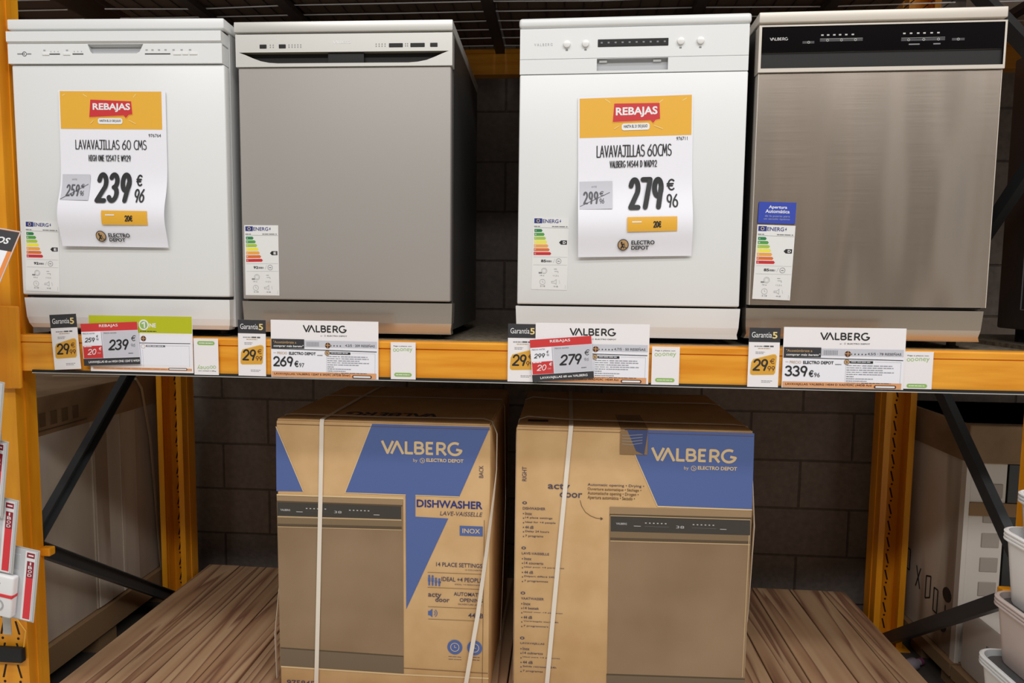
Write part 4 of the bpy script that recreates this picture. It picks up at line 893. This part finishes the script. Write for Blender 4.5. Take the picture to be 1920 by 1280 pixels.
s.line([(1405, 975), (1391, 1270)], .0025, 'pr_shine', 3); s.poly([(1137, 1263), (1396, 1272), (1396, 1275), (1137, 1266)], 'pr_line', 3); s.poly([(1137, 1266), (1396, 1275), (1393, 1337), (1137, 1322)], 'pr_kick', 3)
s.text('VALBERG', (1155, 981), (1175, 985.5), 'icon_white', 5, .02)
for x0, x1, y_ in ((1188, 1201, 987), (1208, 1254, 988), (1296, 1342, 991), (1349, 1361, 993)): s.rect((x0, y_), (x1, y_+1.6), 'icon_white', 5)
for k in range(6): s.rect((1209+k*7.4, 981+k*.25), (1212+k*7.4, 983+k*.25), 'icon_white', 5); s.rect((1298+k*7.4, 984+k*.25), (1301+k*7.4, 986+k*.25), 'icon_white', 5)
s.text('38', (1267, 987), (1282, 992.5), 'icon_white', 5); s.line([(971, 808), (1412, 821)], .001, 'box_ink_brown', 3)
c2 = carton_body(bx2, W2, .637, s)
s = Sheet(.077, .069); s.L = .0003; s.uvrect(0, .0, .077, .069, 'tape', 1); s.poly([(.019, .069), (.077, .069), (.068, .0), (.045, .01)], 'tape_blue', 2)
for k in range(4): s.line([(.005, .03+k*.008), (.03, .028+k*.009), (.062, .034+k*.008)], .0012, 'print_lgrey', 3)
o = obj('packing_tape', s, c2); o.location = (.296, -.0022, BH-.0705); o['label'] = 'crinkled clear packing tape over the blue panel'
obj('packing_tape', MB().box(.296, .373, -.002, .2, BH+.004, BH+.0045, 'tape'), c2)
o = obj('label_bars', (lambda q: (q.rect((0, .03), (.06, 0), 'cardboard_dark', 1), [q.rect((.005+k*.006, .028), (.008+k*.006, .002), 'ink', 2) for k in range(9)], q)[-1])(Sheet(.06, .03)), c2); o.location = (.03, .06, BH+.0042); o.rotation_euler = (radians(-90), 0, 0)
strap('strap', [(.096, -.0045, .002), (.1, -.0045, .06), (.128, -.0045, .45), (.1555, -.003, BH-.006), (.1565, .002, BH+.0055), (.157, .02, BH+.0065), (.16, .35, BH+.008), (.162, .632, BH+.0065), (.162, .642, BH-.01), (.162, .642, .01)], (1, 0, .07), bx2)
for yy in (.07, .42):
    strap('strap', [(-.005, yy, .02), (-.004, yy, BH-.03), (.004, yy, BH+.008), (.03, yy, BH+.018), (.15, yy, BH+.012), (.45, yy, BH+.009), (.63, yy, BH+.009), (.665, yy, BH+.004), (.672, yy-.02, BH-.04), (.682, yy-.05, .55), (.678, yy-.04, .3), (.672, yy, .02)], (0, 1, 0), bx2)

# ---------------------------------------------------------------- goods of the neighbouring bays
t = thing('wrapped_carton', 'large grey-brown wrapped carton with a brown cap, behind the left brace', 'wrapped box', (-1.5, .0, FL))
obj('carton', MB().rbox(-.8, 0, .06, .955, .165, .9, 'carton_grey', .01), t, True)
m = MB()
for y0, y1 in ((.46, .53), (.60, .622)): m.rbox(-.004, .006, y0, y1, .17, .885, 'wrap_side', .003)
m.rbox(-.004, .004, .45, .70, .17, .875, 'carton_grey', .002); obj('plastic_wrap', m, t)
obj('cap', MB().rbox(-.81, .012, .05, .965, .87, 1.0, 'cardboard_old', .006), t, True)
s = Sheet(.24, .09); s.text('FRAGILE', (0.01, .06), (.2, .012), 'box_ink_brown', 1); s.line([(0, .09), (.23, .085), (.23, .0), (0, .004), (0, .09)], .003, 'box_ink_brown', 1)
m = MB()
for k in range(4): m.rbox(.0115, .014, .2+k*.05, .23+k*.05, .9, .945, 'box_ink_brown', .001)
m.box(.0115, .0135, .19, .42, .885, .889, 'box_ink_brown'); obj('shipping_marks', m, t)
m = MB(); m.box(-.8, .02, .05, .96, .075, .165, 'pallet_wood')
for y_ in (.1, .5, .9): m.box(-.8, .0, y_-.05, y_+.05, 0, .075, 'pallet_wood')
obj('pallet', m, t)
obj('strap', MB().band([(-.3, .66, 1.002), (.0, .67, 1.003), (.016, .70, .99), (.02, .725, .95), (.02, .77, .74), (.02, .79, .5), (.018, .81, .25), (.018, .82, .17)], (0, 1, .1), .012, .001, 'strap_dull'), t)

t = thing('wrapped_appliance', 'plastic-wrapped appliance box with black handling symbols, behind the right brace', 'wrapped box', (1.555, .53, FL))
obj('side_panel', MB().rbox(0, .7, 0, .47, .1, .93, 'wrap_side', .006), t, True)
m = MB()
for pts in ([(.10, .215), (.10, .30), (.125, .30), (.125, .215), (.10, .215)], [(.18, .235), (.15, .25), (.15, .33), (.18, .32), (.18, .235)], [(.22, .25), (.25, .33)], [(.25, .25), (.22, .33)], [(.30, .29), (.30, .37), (.33, .37), (.33, .29), (.30, .29)], [(.05, .21), (.05, .27)], [(.35, .35), (.35, .43)]):
    for a, c in zip(pts, pts[1:]): m.bar((-.0015, a[0], a[1]), (-.0015, c[0], c[1]), .005, .001, (0, c[1]-a[1], -(c[0]-a[0])) , 'ink')
m.lathe([(.026, -.002), (.026, 0)], 'ink', (0, .045, .31), 14, 'x'); m.lathe([(.02, -.002), (.02, 0)], 'ink', (0, .36, .33), 12, 'x'); m.lathe([(.022, -.002), (.022, 0)], 'ink', (0, .06, .19), 14, 'x')
obj('handling_symbols', m, t)
fo = MB(); fo.rbox(.012, .13, -.02, .0, .1, .80, 'foam', .004); fc = obj('foam_post', fo, t)
for k in range(7):
    z_ = .17+k*.085; obj('foam_pocket', MB().rbox(.06, .118, -.0225, -.019, z_, z_+.05, 'foam_pit', .002, 1), fc)
obj('wood_batten', MB().box(.012, .7, -.026, -.0, .62, .665, 'pallet_wood'), t)
obj('wrap_edge_shine', MB().box(-.003, .012, -.024, .004, .1, .84, 'foam'), t)  # pale strip added as the shiny line along the wrapped edge
obj('dark_panel', MB().rbox(.135, .7, -.02, 0, .12, .80, 'dark_glass', .004), t)
obj('cap', MB().rbox(-.004, .7, -.03, .47, .80, .93, 'cardboard_old', .005), t)
m = MB(); m.box(-.02, .7, -.03, .48, .055, .1, 'pallet_wood')
for y_ in (.01, .22, .43): m.box(0, .7, y_-.04, y_+.04, 0, .055, 'pallet_wood')
obj('pallet', m, t)
pt = thing('pallet', 'wooden pallet under the low white foam bundle', 'pallet', (1.555, .225, FL))
m = MB(); m.box(-.02, .7, 0, .265, .055, .1, 'pallet_wood'); obj('deck_board', m, pt)
for y_ in (.04, .22): obj('runner', MB().box(0, .7, y_-.035, y_+.035, 0, .055, 'pallet_wood'), pt)
t = thing('wrapped_bundle', 'low plastic-wrapped white foam bundle on the pallet, under the lower right brace', 'wrapped box', (1.555, .235, FL+.1))
obj('foam_block', MB().rbox(0, .6, 0, .25, 0, .22, 'foam', .015), t, True)
m = MB()
for k in range(3): m.rbox(.03+k*.08, .085+k*.08, -.004, .002, .03, .16, 'foam_pit', .003, 1)
m.rbox(-.003, .002, .05, .11, .06, .15, 'print_grey', .001, 1); obj('wrap_marks', m, t)
t = thing('dark_appliance', 'dark grey appliance on the next bay, right of the steel dishwasher', 'appliance', (1.56, .12, 0))
m = MB(); m.rbox(0, .6, 0, .30, .04, .86, 'dark_metal', .006); obj('cabinet', m, t, True)
m = MB()
m.tube([(-.001, .19, .1), (-.001, .19, .75)], .0018, 'print_grey', 6); m.tube([(-.001, .19, .1), (-.001, .02, .1)], .0018, 'print_grey', 6); obj('side_groove', m, t)
for fy in (.05, .25): obj('foot', MB().lathe([(.02, .0), (.02, .045)], 'rubber', (.05, fy, 0), 12), t)
tag(obj('shelf_board', MB().box(1.514, 3.2, -.008, .73, -.013, -.0005, 'board')), 'dark shelf board of the next bay under the dark appliance', 'shelf')
beam('orange front beam of the next bay, at the right edge', 1.53, 3.2, -.06, -.01, -.097, .003, [])
t = thing('plastic_bottle', 'small mauve plastic bottle lying on the floor by the right post', 'bottle', (1.47, .62, FL+.022), (0, 0, .5))
obj('bottle', MB().lathe([(.006, -.05), (.02, -.048), (.022, -.04), (.022, .02), (.012, .035), (.012, .045)], 'bottle_plastic', (0, 0, 0), 16, 'x'), t, True)
obj('cap', MB().lathe([(.013, .045), (.013, .06)], 'bottle_cap', (0, 0, 0), 14, 'x'), t)
m = MB(); vs = [(random.uniform(-.004, .004)+i*.02, j*.03+random.uniform(-.004, .004), random.uniform(.002, .012)) for j in range(3) for i in range(4)]
m.add(vs, [(j*4+i, j*4+i+1, j*4+i+5, j*4+i+4) for j in range(2) for i in range(3)], 'paper_grey')
tag(obj('paper_scrap', m, loc=(1.455, .42, FL)), 'crumpled white paper scrap on the floor beside the deck', 'litter')

# ---------------------------------------------------------------- packs and sign hanging on the left post
def pack(k, x, y, z, lab, plug):
    t = thing('blister_pack', lab, 'blister pack', (x, y, z), (.05, .18, 0), 'blister packs on the left post'); W_, H_ = .15, .2
    m = MB(); m.rbox(-W_, 0, 0, .0022, 0, H_, 'blister_edge', .001, 1); m.rbox(-W_+.003, -.004, -.0012, .0, .004, H_-.004, 'pack_card', .0004, 1); obj('backing_card', m, t)
    s = Sheet(.034, .19); s.uvrect(.0, 0, .027, .19, 'print_white', 1); s.uvrect(.006, .004, .025, .118, 'pack_red', 2); s.uvrect(.006, .118, .025, .163, 'pack_maroon', 2); s.uvrect(.004, .172, .025, .186, 'pack_maroon', 2)
    s.uvrect(.0135, .153, .0175, .161, 'print_white', 3)
    for j, ch in ((1, 'B'), (2, 'O'), (3, 'D')): s.text(ch, (.010, .161-j*.0105), (.021, .153-j*.0105), 'print_white', 3, .02)
    s.uvrect(.008, .177, .022, .181, 'print_white', 3)
    o = obj('printed_band', s, t); o.location = (-.036, -.0014, .004)
    m = MB(); m.rbox(-.125, -.046, -.022, -.001, .012, .125, 'plug_white', .006, 3); pl = obj('smart_plug', m, t, True)
    obj('socket', MB().lathe([(.017, 0), (.017, -.0018), (.013, -.0018), (.012, .0)], 'plug_hole', (-.083, -.0215, .045), 20, 'y'), pl)
    obj('indicator', MB().lathe([(.003, 0), (.003, -.001)], 'ink', (-.083, -.022, .104), 10, 'y'), pl)
    obj('belly_band', MB().rbox(-.126, -.0455, -.0235, -.004, .068, .077, 'pack_red', .001, 1), t)
    obj('card_header', MB().rbox(-.12, -.05, -.0022, -.0005, .14, .18, 'blister', .0006, 1), t)
    return t
PK = [(-1.153, -.25, -.724, 'blister pack of a white smart plug, lowest of the hanging column'),
      (-1.192, -.262, -.590, 'blister pack of a white smart plug, second from the bottom of the hanging column'),
      (-1.201, -.274, -.438, 'blister pack of a white smart plug, third from the bottom, beside the box brace'),
      (-1.193, -.286, -.290, 'blister pack of a white smart plug, just below the shelf beam level'),
      (-1.215, -.298, -.175, 'blister pack of a white smart plug at the height of the front beam'),
      (-1.223, -.310, -.03, 'blister pack of a white smart plug, topmost, just under the orange-edged sign')]
PK = [(x+.007*k, y-.008*k-(.012 if k > 3 else 0), z+.0013*k-(.012 if k == 5 else 0), lab) for k, (x, y, z, lab) in enumerate(PK)]
for k, (x, y, z, lab) in enumerate(PK): pack(k, x, y, z, lab, 0)
tag(obj('clip_strip', MB().rbox(-.012, .012, .02, .023, 0, .9, 'blister_edge', .001, 1), loc=(-1.29, -.2, -.8)), 'narrow clip strip on the left post behind the blister packs', 'display strip')
# sign
d1 = Vector((-1, 0, .15)).normalized(); d2 = Vector((-.131, -.344, -.872)); d2 = (d2-d1*d2.dot(d1)).normalized(); nn = d1.cross(d2).normalized()
if nn.y > 0: nn = -nn
s = Sheet(.22, .15); s.add([s.pt(0, 0, -.0006), s.pt(.22, 0, -.0006), s.pt(.22, .15, -.0006), s.pt(0, .15, -.0006)], [(0, 1, 2, 3)], 'paper')
s.uvrect(0, 0, .22, .15, 'sign_orange', 0); s.uvrect(.004, .014, .206, .1465, 'paper', 1); s.uvrect(.004, .095, .2165, .1465, 'charcoal', 2)
s.text('OS', (.168, .129), (.202, .112), 'print_white', 3, .03, .2); s.uvrect(0, .1478, .22, .15, 'paper_grey', 2); s.uvrect(.2178, 0, .22, .15, 'paper_grey', 2)
o = obj('shelf_sign', s); tr = Vector((-1.134, -.25, .273)); org = tr+d1*.22+d2*.15
o.matrix_world = Matrix(((-d1.x, -nn.x, -d2.x, org.x), (-d1.y, -nn.y, -d2.y, org.y), (-d1.z, -nn.z, -d2.z, org.z), (0, 0, 0, 1)))
tag(o, 'black-headed sign with orange edge and letters OS, above the hanging packs', 'sign')
t = thing('ticket_holder', 'black ticket holder strapped low on the left post', 'ticket holder', (-1.4, -.0575, -.945))
obj('holder', MB().rbox(-.05, .055, -.018, .0, 0, .042, 'rubber', .003), t)
obj('tie_wire', MB().tube([(.05, -.004, .03), (.06, -.003, .09), (.035, -.003, .125), (.066, -.003, .132)], .0018, 'beam_lip', 6), t)

# ---------------------------------------------------------------- plastic bins in front of the right post
def bin_(x, y, z, w_, h_, mcol, lab, inner=True, hb=None):
    t = thing('plastic_bin', lab, 'bin', (x+w_/2, y-w_/2, z), group='stacked plastic bins')
    def ring(hw, r, z_):
        out = []
        for cx, cy, a0 in ((1, 1, 0), (-1, 1, 90), (-1, -1, 180), (1, -1, 270)): out += [(px, py, z_) for px, py in arc(cx*(hw-r), cy*(hw-r), r, r, a0, a0+90, 6)]
        return out
    def loft(rings, m, mb, cap0=True, cap1=False):
        k = len(rings[0]); vs = [v for rg in rings for v in rg]
        fs = [(i*k+j, i*k+(j+1) % k, (i+1)*k+(j+1) % k, (i+1)*k+j) for i in range(len(rings)-1) for j in range(k)]
        if cap0: fs.append(tuple(range(k))[::-1])
        if cap1: fs.append(tuple(range((len(rings)-1)*k, len(rings)*k)))
        mb.add(vs, fs, m)
    hw = w_/2; hi = hw-.004; b_ = MB()
    loft([ring(hi-.016, .03, 0), ring(hi-.014, .032, .004), ring(hi-.003, .036, h_-.022)]+[ring(hi-.006, .034, h_-.022), ring(hi-.018, .03, .004)], mcol, b_); obj('body', b_, t, 50)
    b_ = MB(); rs = []
    for j in range(3): rs += [ring(hw-.0035, .037, h_-.022+j*.0075), ring(hw, .04, h_-.0195+j*.0075), ring(hw, .04, h_-.0168+j*.0075), ring(hw-.0035, .037, h_-.0146+j*.0075)]
    rs += [ring(hw-.004, .036, h_), ring(hw-.008, .034, h_), ring(hw-.009, .034, h_-.022)]
    loft(rs, mcol, b_, False); obj('rim', b_, t, 50)
    if inner: b_ = MB(); b_.add(ring(hi-.008, .034, h_-.012), [tuple(range(28))], 'plastic_inside'); obj('liner', b_, t)
    return t
bin_(1.115, -.30, -.768, .23, .13, 'plastic_grey', 'pale grey square plastic bin, lowest of the stack at the right edge')
bin_(1.138, -.30, -.6485, .225, .1445, 'plastic_taupe', 'taupe square plastic bin between the grey and the white one')
bin_(1.1475, -.30, -.5155, .215, .1575, 'plastic_white', 'white square plastic bin, bright, second from the top of the stack', False)
bin_(1.168, -.305, -.4425, .18, .1695, 'plastic_pale', 'pale grey plastic bin nested in the white one, topmost', True)
tag(obj('bin_stand', MB().rbox(1.105, 1.36, -.545, -.29, FL, -.7685, 'cardboard', .004)), 'cardboard plinth under the stacked plastic bins', 'stand')
